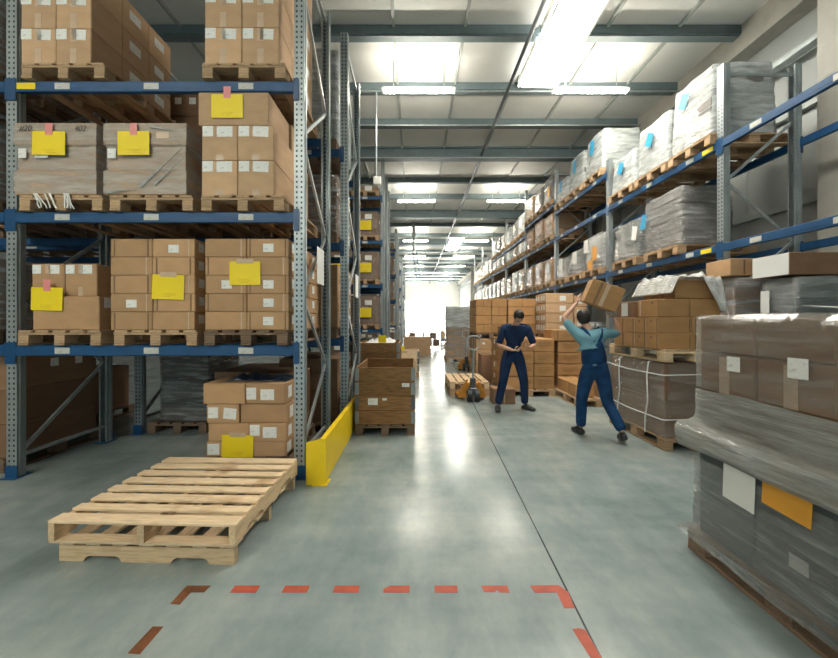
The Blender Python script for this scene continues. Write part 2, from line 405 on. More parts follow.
# ------------------------------------------------------------------ pallets
def euro(kind='wood'):
    t = link('wooden_pallet', None); a, b = kind, kind + '_y'
    g = MB()
    for i in range(5): c = -.4 + .0725 + i * .16375; g.box(c - .0625, c + .0625, -.6, .6, .122, .144, .003)
    part('top_deck', g, b, t)
    g = MB()
    for y in (-.5275, 0, .5275): g.box(-.4, .4, y - .07, y + .07, .1, .121, .003)
    part('cross_boards', g, a, t)
    blk = MB().box(-.05, .05, -.07, .07, .022, .1, .004).mesh('block', a)
    for x in (-.345, 0, .345):
        for y in (-.5275, 0, .5275): link('block', blk, t, (x, y, 0))
    g = MB()
    for x in (-.345, 0, .345): g.box(x - .05, x + .05, -.6, .6, 0, .021, .003)
    part('bottom_boards', g, b, t)
    t['category'] = 'pallet'
    return t
def euro_simple(kind):
    g = MB()
    for i in range(5): c = -.4 + .0725 + i * .16375; g.box(c - .0625, c + .0625, -.6, .6, .122, .144)
    for y in (-.5275, 0, .5275): g.box(-.4, .4, y - .07, y + .07, .1, .121)
    for x in (-.345, 0, .345):
        for y in (-.5275, 0, .5275): g.box(x - .05, x + .05, y - .07, y + .07, .022, .1)
        g.box(x - .05, x + .05, -.6, .6, 0, .022)
    o = part('wooden_pallet', g, kind); o['category'] = 'pallet'; return o
PROTO = {}
def pallet(x, y, z, label, kind='wood', rz=0.0, simple=False, sx=1, sy=1, group=None):
    key = (kind, simple)
    if key not in PROTO: o = PROTO[key] = (euro_simple if simple else euro)(kind)
    else: o = copy_tree(PROTO[key])
    o.location = (x, y, z + (.0025 if z else 0)); o.rotation_euler = (0, 0, rz); o.scale = (sx, sy, 1)
    return retag(o, label, group)

# ------------------------------------------------------------------ cartons
MARKN = {'label': ('label', 'shipping_label'), 'tape': ('tape', 'packing_tape'), 'note': ('yellow', 'yellow_note'), 'pink': ('pink_tape', 'pink_tape'),
         'seam': ('seam', 'flap_seam'), 'print': ('print', 'printed_marks'), 'paper': ('paper', 'paper_sheet'), 'orange': ('orange_note', 'orange_note'),
         'blue': ('blue_note', 'blue_note'), 'white': ('white_board', 'white_panel'), 'hole': ('ink', 'hand_hole')}
def mark(parent, dims, face, u, v, w, h, kind, lift=.0012, tilt=0):
    """a thin sheet stuck on a face; u, v in 0..1 across/up the face, w, h in metres; dims = (sx, sy, sz), base centre at origin"""
    sx, sy, sz = dims; mt, nm = MARKN[kind]; g = MB()
    if kind == 'print':
        for i in range(4): g.box(-w / 2, w / 2 * (1 if i < 3 else .4), 0, .001, h / 2 - (i + .35) * h / 4, h / 2 - i * h / 4)
    else: g.box(-w / 2, w / 2, 0, .0016, -h / 2, h / 2)
    o = part(nm, g, mt, parent)
    z = v * sz
    if kind != 'note' and face != 'T' and lift < .01: z = min(max(z, h / 2 + .004), max(sz - h / 2 - .004, h / 2 + .004))
    if face == 'F': o.location = ((u - .5) * sx, -sy / 2 - lift - .0012, z)
    elif face == 'B': o.location = ((u - .5) * sx, sy / 2 + lift, z)
    elif face == 'R': o.location = (sx / 2 + lift + .0012, (u - .5) * sy, z); o.rotation_euler = (0, 0, PI / 2)
    elif face == 'L': o.location = (-sx / 2 - lift - .0012, (u - .5) * sy, z); o.rotation_euler = (0, 0, -PI / 2)
    elif face == 'T': o.location = ((u - .5) * sx, (v - .5) * sy, sz + lift + .001); o.rotation_euler = (PI / 2, 0, 0)
    if tilt and face != 'T': o.rotation_euler[1] = tilt
    return o
def note(parent, dims, u, v, w=.27, h=.22, tape='pink', tilt=0, face='F', tdy=0):
    n = mark(parent, dims, face, u, v, w, h, 'note', lift=.011, tilt=tilt)
    n['label'] = 'yellow note'
    g = MB()
    for i in range(3): g.box(-.03 - R.random() * .05, .02 + R.random() * .06, -.0009, 0, -h * .28 - i * .014, -h * .28 - i * .014 + .006)
    part('handwriting', g, 'yellow_ink', n)
    g = MB()
    if tape == 'pink': g.box(-.035, .035, -.0012, 0, h / 2 - .035, h / 2 + .075)
    else: g.box(-.08, .08, -.0012, 0, h / 2 - .02, h / 2 + .025)
    part('tape', g, 'pink_tape' if tape == 'pink' else 'tape', n)
    return n
def carton(x0, x1, y0, y1, z0, z1, label, mat='card', marks=(), group=None, gap=.004, jig=.006, rz=None, cat='box', name='cardboard_box'):
    if y0 > 6: gap = .011
    dx, dy, dz = x1 - x0 - gap, y1 - y0 - gap, z1 - z0 - (.007 if y0 > 6 else .0015)
    g = MB().box(-dx / 2, dx / 2, -dy / 2, dy / 2, 0, dz, .011 if y0 > 6 else .007)
    # slightly open flap line along the top
    g2 = MB().box(-.002, .002, -dy / 2 + .004, dy / 2 - .004, dz, dz + .0007)
    o = part(name, g, mat, None, ((x0 + x1) / 2 + R.uniform(-1, 1) * jig * .3, (y0 + y1) / 2 + R.uniform(-1, 1) * jig * .3, z0), R.uniform(-.003, .003) if rz is None else rz)
    tag(o, label, cat, group)
    D = (dx, dy, dz)
    for m in marks:
        if m[0] == 'note': note(o, D, *m[1:])
        else: mark(o, D, *m)
    o['dims'] = D
    del o['dims']
    return o
LW = ['bottom', 'second', 'third', 'fourth', 'fifth', 'sixth']
def layer_word(i, n): return 'top' if i == n - 1 and n > 1 else ('only' if n == 1 else LW[i])
def stack(where, x0, y0, z0, cols, rows, deps, mat='card', marksf=None, group=None, skip=None, jig=.006, extra=None):
    """a stack of separate cartons"""
    z = z0
    for r, h in enumerate(rows):
        x = x0
        for c, w in enumerate(cols):
            y = y0
            for d_, dp in enumerate(deps):
                if not (skip and skip(r, c, d_)):
                    cw = '' if len(cols) == 1 else (['left', 'right'] if len(cols) == 2 else ['left', 'middle', 'right'] if len(cols) == 3 else ['leftmost', 'second', 'third', 'rightmost'])[c]
                    dw = '' if len(deps) == 1 else (['front', 'back'] if len(deps) == 2 else ['front', 'middle', 'back'] if len(deps) == 3 else ['front', 'second', 'third', 'fourth', 'back'])[d_]
                    pos = (cw + ' ' + dw).strip()
                    lw = layer_word(r, len(rows))
                    lb = 'carton, %s%s layer, %s' % (pos + ' of ' if pos else '', lw, where)
                    mk = marksf(r, c, d_) if marksf else ()
                    carton(x, x + w, y, y + dp, z, z + h, lb, mat, mk, group or 'cartons ' + where, jig=jig)
                y += dp
            x += w
        z += h
    return z
def noise_box(x0, x1, y0, y1, z0, z1, n=(8, 8, 8), amp=.012, seed=0, sheer=0, dome=0.0, bottom=True, taper=0):
    """box skin on a grid with rounded corners and noise"""
    nx, ny, nz = n; vs = []; fs = []; ix = {}
    cx, cy = (x0 + x1) / 2, (y0 + y1) / 2
    def vert(i, j, k):
        if (i, j, k) in ix: return ix[(i, j, k)]
        u, v, w = i / nx, j / ny, k / nz
        p = Vector((x0 + (x1 - x0) * u, y0 + (y1 - y0) * v, z0 + (z1 - z0) * w))
        q = noise.noise_vector(p * 4.5 + Vector((seed, seed * 1.7, 0)))
        fine = noise.noise(Vector((p.x * 3, p.y * 3, p.z * 22 + seed))) * amp * .8
        dirv = Vector((p.x - cx, p.y - cy, 0)); dirv = dirv.normalized() if dirv.length > 1e-4 else Vector()
        p = p + q * amp + dirv * fine
        ex = min(u, 1 - u) * (x1 - x0); ey = min(v, 1 - v) * (y1 - y0)
        if dome: p.z += dome * w * (1 - (2 * u - 1) ** 2) * (1 - (2 * v - 1) ** 2)
        if ex < 1e-6 and ey < 1e-6: p -= dirv * .02
        if taper: p.x -= (p.x - cx) * taper * w ** 3; p.y -= (p.y - cy) * taper * w ** 3
        p.z = max(p.z, z0)
        ix[(i, j, k)] = len(vs); vs.append(p); return ix[(i, j, k)]
    for i in range(nx):
        for j in range(ny):
            fs.append([vert(i, j, nz), vert(i + 1, j, nz), vert(i + 1, j + 1, nz), vert(i, j + 1, nz)])
            if bottom: fs.append([vert(i, j, 0), vert(i, j + 1, 0), vert(i + 1, j + 1, 0), vert(i + 1, j, 0)])
    for i in range(nx):
        for k_ in range(nz):
            fs.append([vert(i, 0, k_), vert(i + 1, 0, k_), vert(i + 1, 0, k_ + 1), vert(i, 0, k_ + 1)])
            fs.append([vert(i, ny, k_), vert(i, ny, k_ + 1), vert(i + 1, ny, k_ + 1), vert(i + 1, ny, k_)])
    for j in range(ny):
        for k_ in range(nz):
            fs.append([vert(0, j, k_), vert(0, j, k_ + 1), vert(0, j + 1, k_ + 1), vert(0, j + 1, k_)])
            fs.append([vert(nx, j, k_), vert(nx, j + 1, k_), vert(nx, j + 1, k_ + 1), vert(nx, j, k_ + 1)])
    return MB().add(vs, fs)
def wrapped(x0, x1, y0, y1, z0, z1, label, layers=3, goods='card_brown', film='film', seed=0, amp=.012, offs=.02, marks=(), group=None, dome=0.0, taper=0, res=8, splitx=1, cat='wrapped load'):
    cx, cy = (x0 + x1) / 2, (y0 + y1) / 2
    t = thing('wrapped_load', label, cat, (cx, cy, z0), 0, group)
    hx, hy, hz = (x1 - x0) / 2 - .012, (y1 - y0) / 2 - .012, z1 - z0 - .015
    rr = random.Random(seed)
    hs = [1 + rr.uniform(-.12, .12) for _ in range(layers)] if isinstance(layers, int) else list(layers)
    s = sum(hs); z = .002
    for i, h in enumerate(hs):
        dz = hz * h / s; sh = taper * (i / len(hs)) ** 2
        ox, oy = rr.uniform(-1, 1) * offs * .5, rr.uniform(-1, 1) * offs * .5
        ax = hx * (1 - sh) - abs(ox) - rr.random() * offs; ay = hy * (1 - sh) - abs(oy) - rr.random() * offs
        for k_ in range(splitx):
            a0 = -ax + 2 * ax * k_ / splitx; a1 = -ax + 2 * ax * (k_ + 1) / splitx - (.004 if splitx > 1 else 0)
            part('carton', MB().box(ox + a0, ox + a1, oy - ay, oy + ay, z, z + dz - .004, .008), goods, t)
        z += dz
    part('stretch_film', noise_box(-hx - .004, hx + .004, -hy - .004, hy + .004, .004, hz + .012, (res, res, res + 4), amp, seed, dome=dome, bottom=False, taper=taper), film, t, smooth=True)
    for m in marks:
        k_ = 2 * (amp * 1.7 + .006)
        if m[0] == 'note': note(t, (2 * hx, 2 * hy + k_, hz), *m[1:])
        else:
            m = list(m) + [.0012] * (7 - len(m)) if len(m) < 7 else list(m)
            m[6] = .0012
            mark(t, (2 * hx + (k_ if m[0] in 'LR' else 0), 2 * hy + (k_ if m[0] in 'FB' else 0), hz), *m)
    return t

def sheath(x0, x1, y0, y1, prof, seed, amp, per=14):
    vs, fs = [], []; n = per * 4
    for k_, (z, o) in enumerate(prof):
        for s in range(n):
            side, f = divmod(s, per); f /= per
            a, b_, c, d_ = x0 - o, x1 + o, y0 - o, y1 + o
            p = [(a + (b_ - a) * f, c), (b_, c + (d_ - c) * f), (b_ - (b_ - a) * f, d_), (a, d_ - (d_ - c) * f)][side]
            q = Vector((p[0], p[1], z)); w = noise.noise(q * 5 + Vector((seed, 0, 0))) * amp + noise.noise(Vector((q.x * 2.5, q.y * 2.5, q.z * 26 + seed))) * amp * .7
            dv = Vector((q.x - (x0 + x1) / 2, q.y - (y0 + y1) / 2, 0)).normalized()
            q += dv * abs(w); q.z += noise.noise(q * 3 + Vector((0, seed, 0))) * amp
            vs.append(q)
    for k_ in range(len(prof) - 1):
        for s in range(n): fs.append((k_ * n + s, k_ * n + (s + 1) % n, (k_ + 1) * n + (s + 1) % n, (k_ + 1) * n + s))
    return MB().add(vs, fs)
# ------------------------------------------------------------------ pallet racks
def rack(name_label, loc, rz, frames, depth, height, bays, group='pallet racks', yellow=None):
    """frames: local x of the upright centres; bays: list of (frame index, [beam tops])"""
    t = thing('pallet_rack', name_label, 'rack', loc, rz, group)
    def up_mesh(h):
        g = MB(); g.box(-.05, .05, -.006, 0, 0, h); g.box(-.05, -.046, 0, .075, 0, h); g.box(.046, .05, 0, .075, 0, h)
        g.box(-.05, -.028, .075, .079, 0, h); g.box(.028, .05, .075, .079, 0, h)
        g.box(-.056, -.05, .02, .035, 0, h); g.box(.05, .056, .02, .035, 0, h)
        return g.mesh('upright', 'upright')
    foot = MB().box(-.075, .075, -.05, .12, 0, .008).box(-.058, .058, -.012, -.007, .008, .12).mesh('base_plate', 'blue')
    um = {}
    for fi, fx in enumerate(frames):
        hh = height[fi] if isinstance(height, (list, tuple)) else height
        if hh not in um: um[hh] = up_mesh(hh)
        for yy, ro in ((0, 0), (depth, PI)):
            u = link('upright', um[hh], t, (fx, yy, 0), ro); link('base_plate', foot, u)
        z = .22; s = 0; y0, y1 = .06, depth - .06
        hb = MB().bar((0, y0, 0), (0, y1, 0), .025, .035).mesh('brace', 'galv')
        for zz in (.2, hh - .12): link('brace', hb, t, (fx, 0, zz))
        dz = .78; db = [MB().bar((0, y0, 0), (0, y1, dz), .025, .035).mesh('brace', 'galv'), MB().bar((0, y1, 0), (0, y0, dz), .025, .035).mesh('brace', 'galv')]
        while z + dz < hh - .1:
            link('brace', db[s % 2], t, (fx, 0, z)); z += dz; s += 1
    con = MB().box(-.027, .027, -.007, -.001, -.18, .03).box(-.027, -.023, -.001, .03, -.18, .03)
    cm = con.mesh('beam_connector', 'blue_dark')
    lm = MB().box(-.072, .072, -.0015, 0, -.03, .03).mesh('location_label', 'beam_label'); ym = MB().box(-.09, .09, -.0015, 0, -.03, .03).mesh('warning_label', 'yellow')
    bcache = {}
    for fi, tops in bays:
        x0, x1 = frames[fi] + .052, frames[fi + 1] - .052; L = x1 - x0
        kx = round(L, 3)
        if kx not in bcache:
            g = MB(); g.box(-L / 2, L / 2, -.02, .03, -.10, 0, .006); g.box(-L / 2, L / 2, -.0225, -.02, -.066, -.036)
            bcache[kx] = g.mesh('beam', 'blue')
        for zt in tops:
            for yy, ro in ((0.0, 0), (depth, PI)):
                b = link('beam', bcache[kx], t, ((x0 + x1) / 2, yy, zt), ro)
                for s in (-1, 1): link('beam_connector', cm, b, (s * (L / 2 + .026), -.012, 0))
                if ro == 0:
                    for s in (-.33, -.01, .33): link('location_label', lm, b, (s * L, -.0235, -.05))
                    if yellow and (fi, zt) in yellow: link('warning_label', ym, b, (yellow[(fi, zt)] * L, -.0235, -.05))['label'] = 'yellow warning label'
    return t
LV1, LV2, LV3, LV4 = 1.285, 2.57, 3.83, 5.1
RX = -1.11
rack('blue and galvanised pallet rack at left front, nearest the camera', (0, 3.505, 0), 0, [-6.66, -3.89, RX], 1.1, 5.4, [(0, [LV1, LV2, LV3]), (1, [LV1, LV2, LV3])], yellow={(1, LV3): -.46})
rack('pallet rack standing back to back behind the nearest left rack', (0, 4.87, 0), 0, [-6.48, -3.71, -.94], 1.1, 5.4, [(0, [LV1, LV2, LV3]), (1, [LV1, LV2, LV3])])
fars = [(10.4, 11.7, 'second pair of left racks'), (18.0, 19.3, 'third pair of left racks'), (25.5, 26.8, 'fourth pair of left racks'), (33, 34.3, 'fifth pair of left racks')]
for a, b_, nm in fars:
    rack('pallet rack facing the camera in the ' + nm, (0, a, 0), 0, [-6.44, -3.67, -.9], 1.1, 6.1, [(0, [LV1, LV2, LV3, LV4]), (1, [LV1, LV2, LV3, LV4])], 'pallet racks')
    rack('pallet rack facing away in the ' + nm, (0, b_, 0), 0, [-6.44, -3.67, -.9], 1.1, 6.1, [(1, [LV1, LV2, LV3, LV4])], 'pallet racks')
RL1, RL2, RL3 = 2.52, 3.87, 4.6
rf = [-24.0, -21.25, -18.5, -15.75, -13.0, -10.25, -7.47, -4.72, -1.95, .8]
rb = []
for i in range(9):
    if i == 6: rb.append((i, [RL1]))
    elif i <= 5: rb.append((i, [RL1, RL2, RL3]))
    else: rb.append((i, [RL1, RL2]))
rb = [(0, [RL1, RL2]), (1, [RL1, RL2]), (2, [RL1, RL2, RL3]), (3, [RL1, RL2, RL3]), (4, [RL1, RL2, 4.88]), (5, [RL1, RL2, RL3]), (6, [RL1, RL2]), (7, [RL1, RL2]), (8, [RL1, RL2])]
rack('long blue and galvanised pallet rack along the right wall', (4.0, 0, 0), -PI / 2, rf, 1.0, [5.8, 5.8, 5.8, 5.8, 6.2, 5.8, 4.85, 4.85, 4.85, 4.85], rb, yellow={(6, RL1): .44, (6, RL2): .45})

# yellow guard at the end of the left racks
t = thing('rack_guard', 'yellow steel guard plate protecting the end of the near left racks', 'guard', (-.82, 3.36, 0))
part('side_plate', MB().prism([(.0, .02), (2.5, .02), (2.5, .42), (.0, .42)], 'x', -.006, 0), 'guard', t)
part('front_plate', MB().prism([(-.18, .0), (0.0, .0), (0, .42), (-.03, .43), (-.16, .40), (-.18, .39)], 'y', -.008, -.0), 'guard', t)
part('top_rim', MB().box(-.05, 0, .001, 2.5, .42, .428), 'guard', t)
for y in (-.03, 2.3): part('foot_plate', MB().box(-.12, .02, y, y + .15, 0, .008), 'guard', t)

# ------------------------------------------------------------------ near left rack: loads
def pal3(xs, y, z, row, names=('left', 'middle', 'right'), kind='wood', simple=False):
    for x, n in zip(xs, names):
        if x is not None: pallet(x, y, z, 'wooden pallet under the %s load on the %s' % (n, row), kind, simple=simple)
PY = 3.44 + .6
pal3((-3.375, -2.46, None), PY, LV1, 'lower shelf of the nearest left rack')
pallet(-1.6, PY, LV1, 'dark weathered pallet under the right load on the lower shelf of the nearest left rack', 'old')
pal3((-3.36, -2.50, -1.63), PY, LV2, 'middle shelf of the nearest left rack')
pal3((-3.34, None, -1.62), PY, LV3, 'upper shelf of the nearest left rack')
Z1, Z2, Z3 = LV1 + .148, LV2 + .148, LV3 + .148
TW = lambda: [('F', .5, .86, .055, .09, 'tape'), ('F', .5, .12, .055, .09, 'tape')]
# lower shelf, left pallet
w_ = 'left pallet, lower shelf of nearest rack'
carton(-3.66, -3.02, 3.47, 4.55, Z1, Z1 + .325, 'wide brown carton with yellow note, ' + w_, 'card', [('R', .1, .82, .1, .1, 'label'), ('note', .23, .92, .3, .22, 'pink', .02)], 'cartons ' + w_)
for i, (a, b_) in enumerate(((-3.72, -3.40), (-3.395, -3.085))):
    carton(a, b_, 3.52, 4.1, Z1 + .325, Z1 + .645, '%s of two top cartons with white labels, %s' % (('left', 'right')[i], w_), 'card',
           [('F', .16, .83, .085, .085, 'label'), ('F', .68, .83, .11, .085, 'label')] + [('F', .5, .9, .05, .09, 'tape'), ('F', .5, .12, .05, .09, 'tape')], 'cartons ' + w_)
carton(-3.75, -3.672, 3.6, 4.5, Z1, Z1 + .3, 'narrow dark carton squeezed beside the upright, lower shelf of nearest rack', 'card_brown')
# lower shelf, middle pallet
def mk_mid(r, c, d_):
    if d_: return [('R', .5, .6, .08, .09, 'label')] if c else []
    m = [('F', .1, .5, .014, .16, 'seam'), ('F', .9, .5, .014, .16, 'seam')] if (r + c) % 2 == 0 else [('F', .86, .5, .012, .165, 'tape')]
    if (r, c) in ((1, 0), (4, 1)): m.append(('F', .5, .45, .1, .075, 'label'))
    if c: m += [('R', .2, .6, .09, .085, 'label')]
    if (r, c) == (2, 1): m.append(('note', .38, .35, .305, .235, 'tape', .03))
    return m
stack('middle pallet, lower shelf of nearest rack', -2.905, 3.46, Z1, [.405, .405], [.175] * 5, [.57, .57], 'card', mk_mid)
def mk_rt(r, c, d_):
    if d_: return [('R', .5, .6, .09, .085, 'label')] if c else []
    m = [('F', .08, .5, .012, .165, 'seam'), ('F', .93, .5, .012, .165, 'seam')] if (r + c) % 2 else [('F', .88, .5, .014, .165, 'tape')]
    if (r, c) in ((0, 1), (1, 1), (2, 1), (4, 1), (2, 0)): m.append(('F', .52, .5, .1, .08, 'label'))
    if c: m += [('R', .25, .6, .09, .09, 'label')]
    if (r, c) == (3, 0): m.append(('note', .98, .1, .295, .225, 'tape', .0))
    return m
stack('right pallet, lower shelf of nearest rack', -2.0, 3.46, Z1, [.4, .4], [.175] * 5, [.57, .57], 'card', mk_rt)
# middle shelf: two wrapped loads
def tiered(x0, x1, label, marks, seed, tops):
    t = thing('wrapped_load', label, 'wrapped load', ((x0 + x1) / 2, 4.02, Z2), 0, 'wrapped loads on the middle shelf')
    w = (x1 - x0) / 2; prof = []; z = .004
    for i, (h, ins) in enumerate(zip((.235, .235, .215), (0.0, .018, 0.0))):
        part('carton', MB().box(-w + ins, w - ins, -.58 + ins, .58 - ins, z, z + h - .004, .006), 'card_light', t)
        prof += [(z + .006, .004 - ins), (z + h * .33, .004 - ins), (z + h * .66, .004 - ins), (z + h - .01, .004 - ins)]; z += h
    part('stretch_film', sheath(-w, w, -.58, .58, prof, seed, .004, 20), 'film_tight', t, smooth=False)
    for m in marks:
        if m[0] == 'note': note(t, (2 * w, 1.182, z), *m[1:])
        else: mark(t, (2 * w, 1.172, z), *m)
    return t
WL = tiered(-3.80, -3.02, 'pale film-wrapped carton load numbered 20 and 402, left on middle shelf',
            [('F', .11, .57, .075, .09, 'label'), ('F', .34, .56, .13, .07, 'label'), ('note', .45, .70, .31, .225, 'pink', .015)], 3, 0)
WM = tiered(-2.945, -2.165, 'film-wrapped carton load with white torn film streaks, centre of middle shelf',
            [('F', .1, .57, .08, .09, 'label'), ('F', .72, .82, .12, .06, 'tape'), ('note', .38, .70, .3, .225, 'pink', .0)], 8, 0)
g = MB()
for (xa, za, xb, zb, w) in ((.36, .44, -.04, .07, .016), (.375, .35, .10, .09, .010), (-.08, .05, -.36, .02, .014), (.30, .60, .05, .645, .010)):
    d_ = Vector((xb - xa, 0, zb - za)).normalized(); n_ = Vector((-d_.z, 0, d_.x)) * w
    a, b_ = Vector((xa, -.592, za)), Vector((xb, -.592, zb))
    g.add([a, b_ - n_, b_ + n_, a + Vector((0, -.006, 0)), b_ - n_ + Vector((0, -.006, 0)), b_ + n_ + Vector((0, -.006, 0))], [(0, 1, 2), (5, 4, 3), (0, 3, 4, 1), (1, 4, 5, 2), (2, 5, 3, 0)])
part('film_folds', g, 'film_white', WM)
def text_part(s, size, parent, loc, mat, rx=PI / 2, rz=0, shear=.25, name='handwriting', thick=.0006):
    cu = bpy.data.curves.new('txt', 'FONT'); cu.body = s; cu.size = size; cu.shear = shear; cu.extrude = thick; cu.align_x = 'CENTER'
    tmp = bpy.data.objects.new('txt', cu); COL.objects.link(tmp)
    bpy.context.view_layer.update()
    me = bpy.data.meshes.new_from_object(tmp.evaluated_get(bpy.context.evaluated_depsgraph_get()))
    bpy.data.objects.remove(tmp); bpy.data.curves.remove(cu)
    me.materials.clear(); me.materials.append(M[mat]); me.name = name
    o = link(name, me, parent, loc); o.rotation_euler = (rx, 0, rz); return o
text_part('#20', .075, WL, (-.27, -.596, .60), 'ink')
text_part('402', .075, WL, (.25, -.596, .60), 'ink')
g = MB()
rr = random.Random(5)
for cx_, n_ in ((-.16, 3), (.13, 6), (-.05, 3)):
    for i in range(n_):
        p = Vector((cx_ + rr.uniform(-.03, .03), -.594, .004)); pts = [p]; q = p + Vector((0, -.012, -.0)); pts.append(q)
        dx = rr.uniform(.0, .05)
        for s in range(4): q = q + Vector((dx * .6 + rr.uniform(-.01, .01), rr.uniform(-.006, .004), -.028 - rr.random() * .012)); pts.append(q)
        g.tube(pts, .006, 5)
part('loose_film_ends', g, 'film_fold', WL)
# middle shelf right: labelled cartons
def mk_lab(r, c, d_):
    if d_ or r > 1 and False: return []
    m = [('F', .17, .84, .1, .1, 'label'), ('F', .64, .83, .15, .1, 'label', .0012, .06 if c else 0)]
    m.append(('F', .5, .08, .07, .05, 'tape'))
    return m
stack('right pallet, middle shelf of nearest rack', -2.03, 3.455, Z2, [.345, .345], [.335, .335], [.57, .57], 'card_light', mk_lab)
carton(-2.065, -1.39, 3.455, 4.03, Z2 + .67, Z2 + .99, 'wide carton with yellow note crowning the right pallet, middle shelf', 'card_light', [('note', .42, .56, .3, .225, 'pink', 0)])
carton(-2.02, -1.36, 4.04, 4.6, Z2 + .67, Z2 + .99, 'wide carton behind the noted one, right pallet of middle shelf', 'card_light')
# upper shelf
def mk_up(r, c, d_):
    if d_ == 0:
        return [('F', .5, .9, .06, .12, 'tape'), ('F', .5, .14, .06, .14, 'tape'), ('F', .16, .84, .1, .1, 'label'), ('F', .67, .82, .13, .1, 'label', .0012, .05)]
    if c == 1: return [('R', .45, .62, .16, .1, 'label')]
    return []
stack('left pallet, upper shelf of nearest rack', -3.755, 3.455, Z3, [.335, .335], [.335] * 3, [.38, .38, .38], 'card_light', mk_up)
stack('right pallet, upper shelf of nearest rack', -2.0, 3.455, Z3, [.355, .355], [.345] * 5, [.38, .38, .38], 'card_light', mk_up)
# floor level: carton pile with yellow note and dark sheet
pallet(-1.72, 4.265, 0, 'dark wooden pallet under the low carton pile at the rack foot', 'old')
P0 = .146
wp = 'low pile at the nearest rack foot'
cl = [(-2.165, -1.36, 0, .155, 3.66, 4.2, 'wide brown carton at the bottom of the ', [('F', .09, .5, .12, .11, 'label'), ('R', .2, .5, .12, .1, 'label')]),
      (-2.15, -1.73, .155, .34, 3.67, 4.2, 'left carton in second layer of the ', []),
      (-1.725, -1.35, .155, .34, 3.66, 4.2, 'right carton in second layer of the ', [('F', .14, .62, .1, .11, 'label'), ('F', .55, .5, .14, .11, 'label'), ('R', .2, .5, .1, .11, 'label')]),
      (-2.16, -1.83, .34, .535, 3.66, 4.2, 'small left carton in third layer of the ', [('F', .2, .55, .1, .11, 'label'), ('F', .72, .5, .13, .11, 'label', .0012, .1)]),
      (-1.825, -1.34, .34, .535, 3.68, 4.2, 'dented wide carton in third layer of the ', [('R', .2, .5, .1, .12, 'label')]),
      (-2.19, -1.765, .535, .745, 3.65, 4.15, 'plain left carton on top of the ', []),
      (-1.76, -1.36, .535, .745, 3.66, 4.15, 'right carton with white labels on top of the ', [('F', .14, .5, .1, .12, 'label'), ('F', .55, .45, .14, .11, 'label'), ('R', .3, .5, .1, .12, 'label')])]
for a, b_, z0, z1, ya, yb, lb, mk in cl:
    a += .06; b_ += .06
    if 'bottom' in lb: mk = mk + [('note', .4, .72, .32, .225, 'tape', .02)]
    carton(a, b_, ya, yb, P0 + z0, P0 + z1, lb + wp, 'card', mk, 'cartons in the low pile', rz=R.uniform(-.02, .02) if z0 > .5 else 0)
for r in range(4):
    carton(-1.95, -1.38, 4.22, 4.82, P0 + r * .19, P0 + (r + 1) * .19, 'brown carton, %s layer behind the low pile at the rack foot' % layer_word(r, 4), 'card_brown', [('R', .4, .5, .1, .1, 'label'), ('F', .5, .6, .1, .09, 'label')], 'cartons behind the low pile')
def drape(x0, x1, y0, y1, z, label, mat, amp=.04, n=(24, 16), seed=0, name='plastic_sheet', cat='sheet', hang=None, thick=.003):
    vs, fs = [], []
    for i in range(n[0] + 1):
        for j in range(n[1] + 1):
            u, v = i / n[0], j / n[1]; x, y = x0 + (x1 - x0) * u, y0 + (y1 - y0) * v
            e = min(u, 1 - u, v, 1 - v) * 6
            h = abs(noise.noise(Vector((x * 6 + seed, y * 6, seed)))) * amp + amp * .5 * max(0, noise.noise(Vector((x * 15, y * 15, seed))))
            hz = (hang(x, y) if hang else 0)
            vs.append((x + .02 * noise.noise(Vector((y * 7, seed, 1))), y + .02 * noise.noise(Vector((x * 7, seed, 2))), z + h * min(1, e + .15) + hz))
    m = n[1] + 1
    for i in range(n[0]):
        for j in range(n[1]): fs.append((i * m + j, (i + 1) * m + j, (i + 1) * m + j + 1, i * m + j + 1))
    o = part(name, MB().add(vs, fs), mat, smooth=True)
    s = o.modifiers.new('thickness', 'SOLIDIFY'); s.thickness = thick; s.offset = 1
    return tag(o, label, cat)
drape(-1.95, -1.32, 3.75, 4.14, P0 + .75, 'crumpled black plastic sheet lying on the low carton pile', 'tarp', .09, seed=3)
# left bay (mostly out of frame) and dark loads below
w3 = 'dark stack under the left bay'
for r in range(3):
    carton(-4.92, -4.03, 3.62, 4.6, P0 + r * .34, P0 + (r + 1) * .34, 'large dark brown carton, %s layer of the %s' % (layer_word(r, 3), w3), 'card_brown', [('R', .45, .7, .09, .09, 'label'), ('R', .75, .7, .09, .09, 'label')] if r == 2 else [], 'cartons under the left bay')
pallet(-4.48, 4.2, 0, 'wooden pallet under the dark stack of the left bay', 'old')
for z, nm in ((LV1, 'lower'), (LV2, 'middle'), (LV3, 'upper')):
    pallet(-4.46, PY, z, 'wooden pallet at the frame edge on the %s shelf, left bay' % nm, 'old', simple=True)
    wrapped(-4.85, -4.08, 3.46, 4.6, z + .148, z + .86, 'dark wrapped load cut by the picture edge, %s shelf, left bay' % nm, 3, 'card_brown', 'film', int(z * 10), .01, .03, group='loads in the left bay')
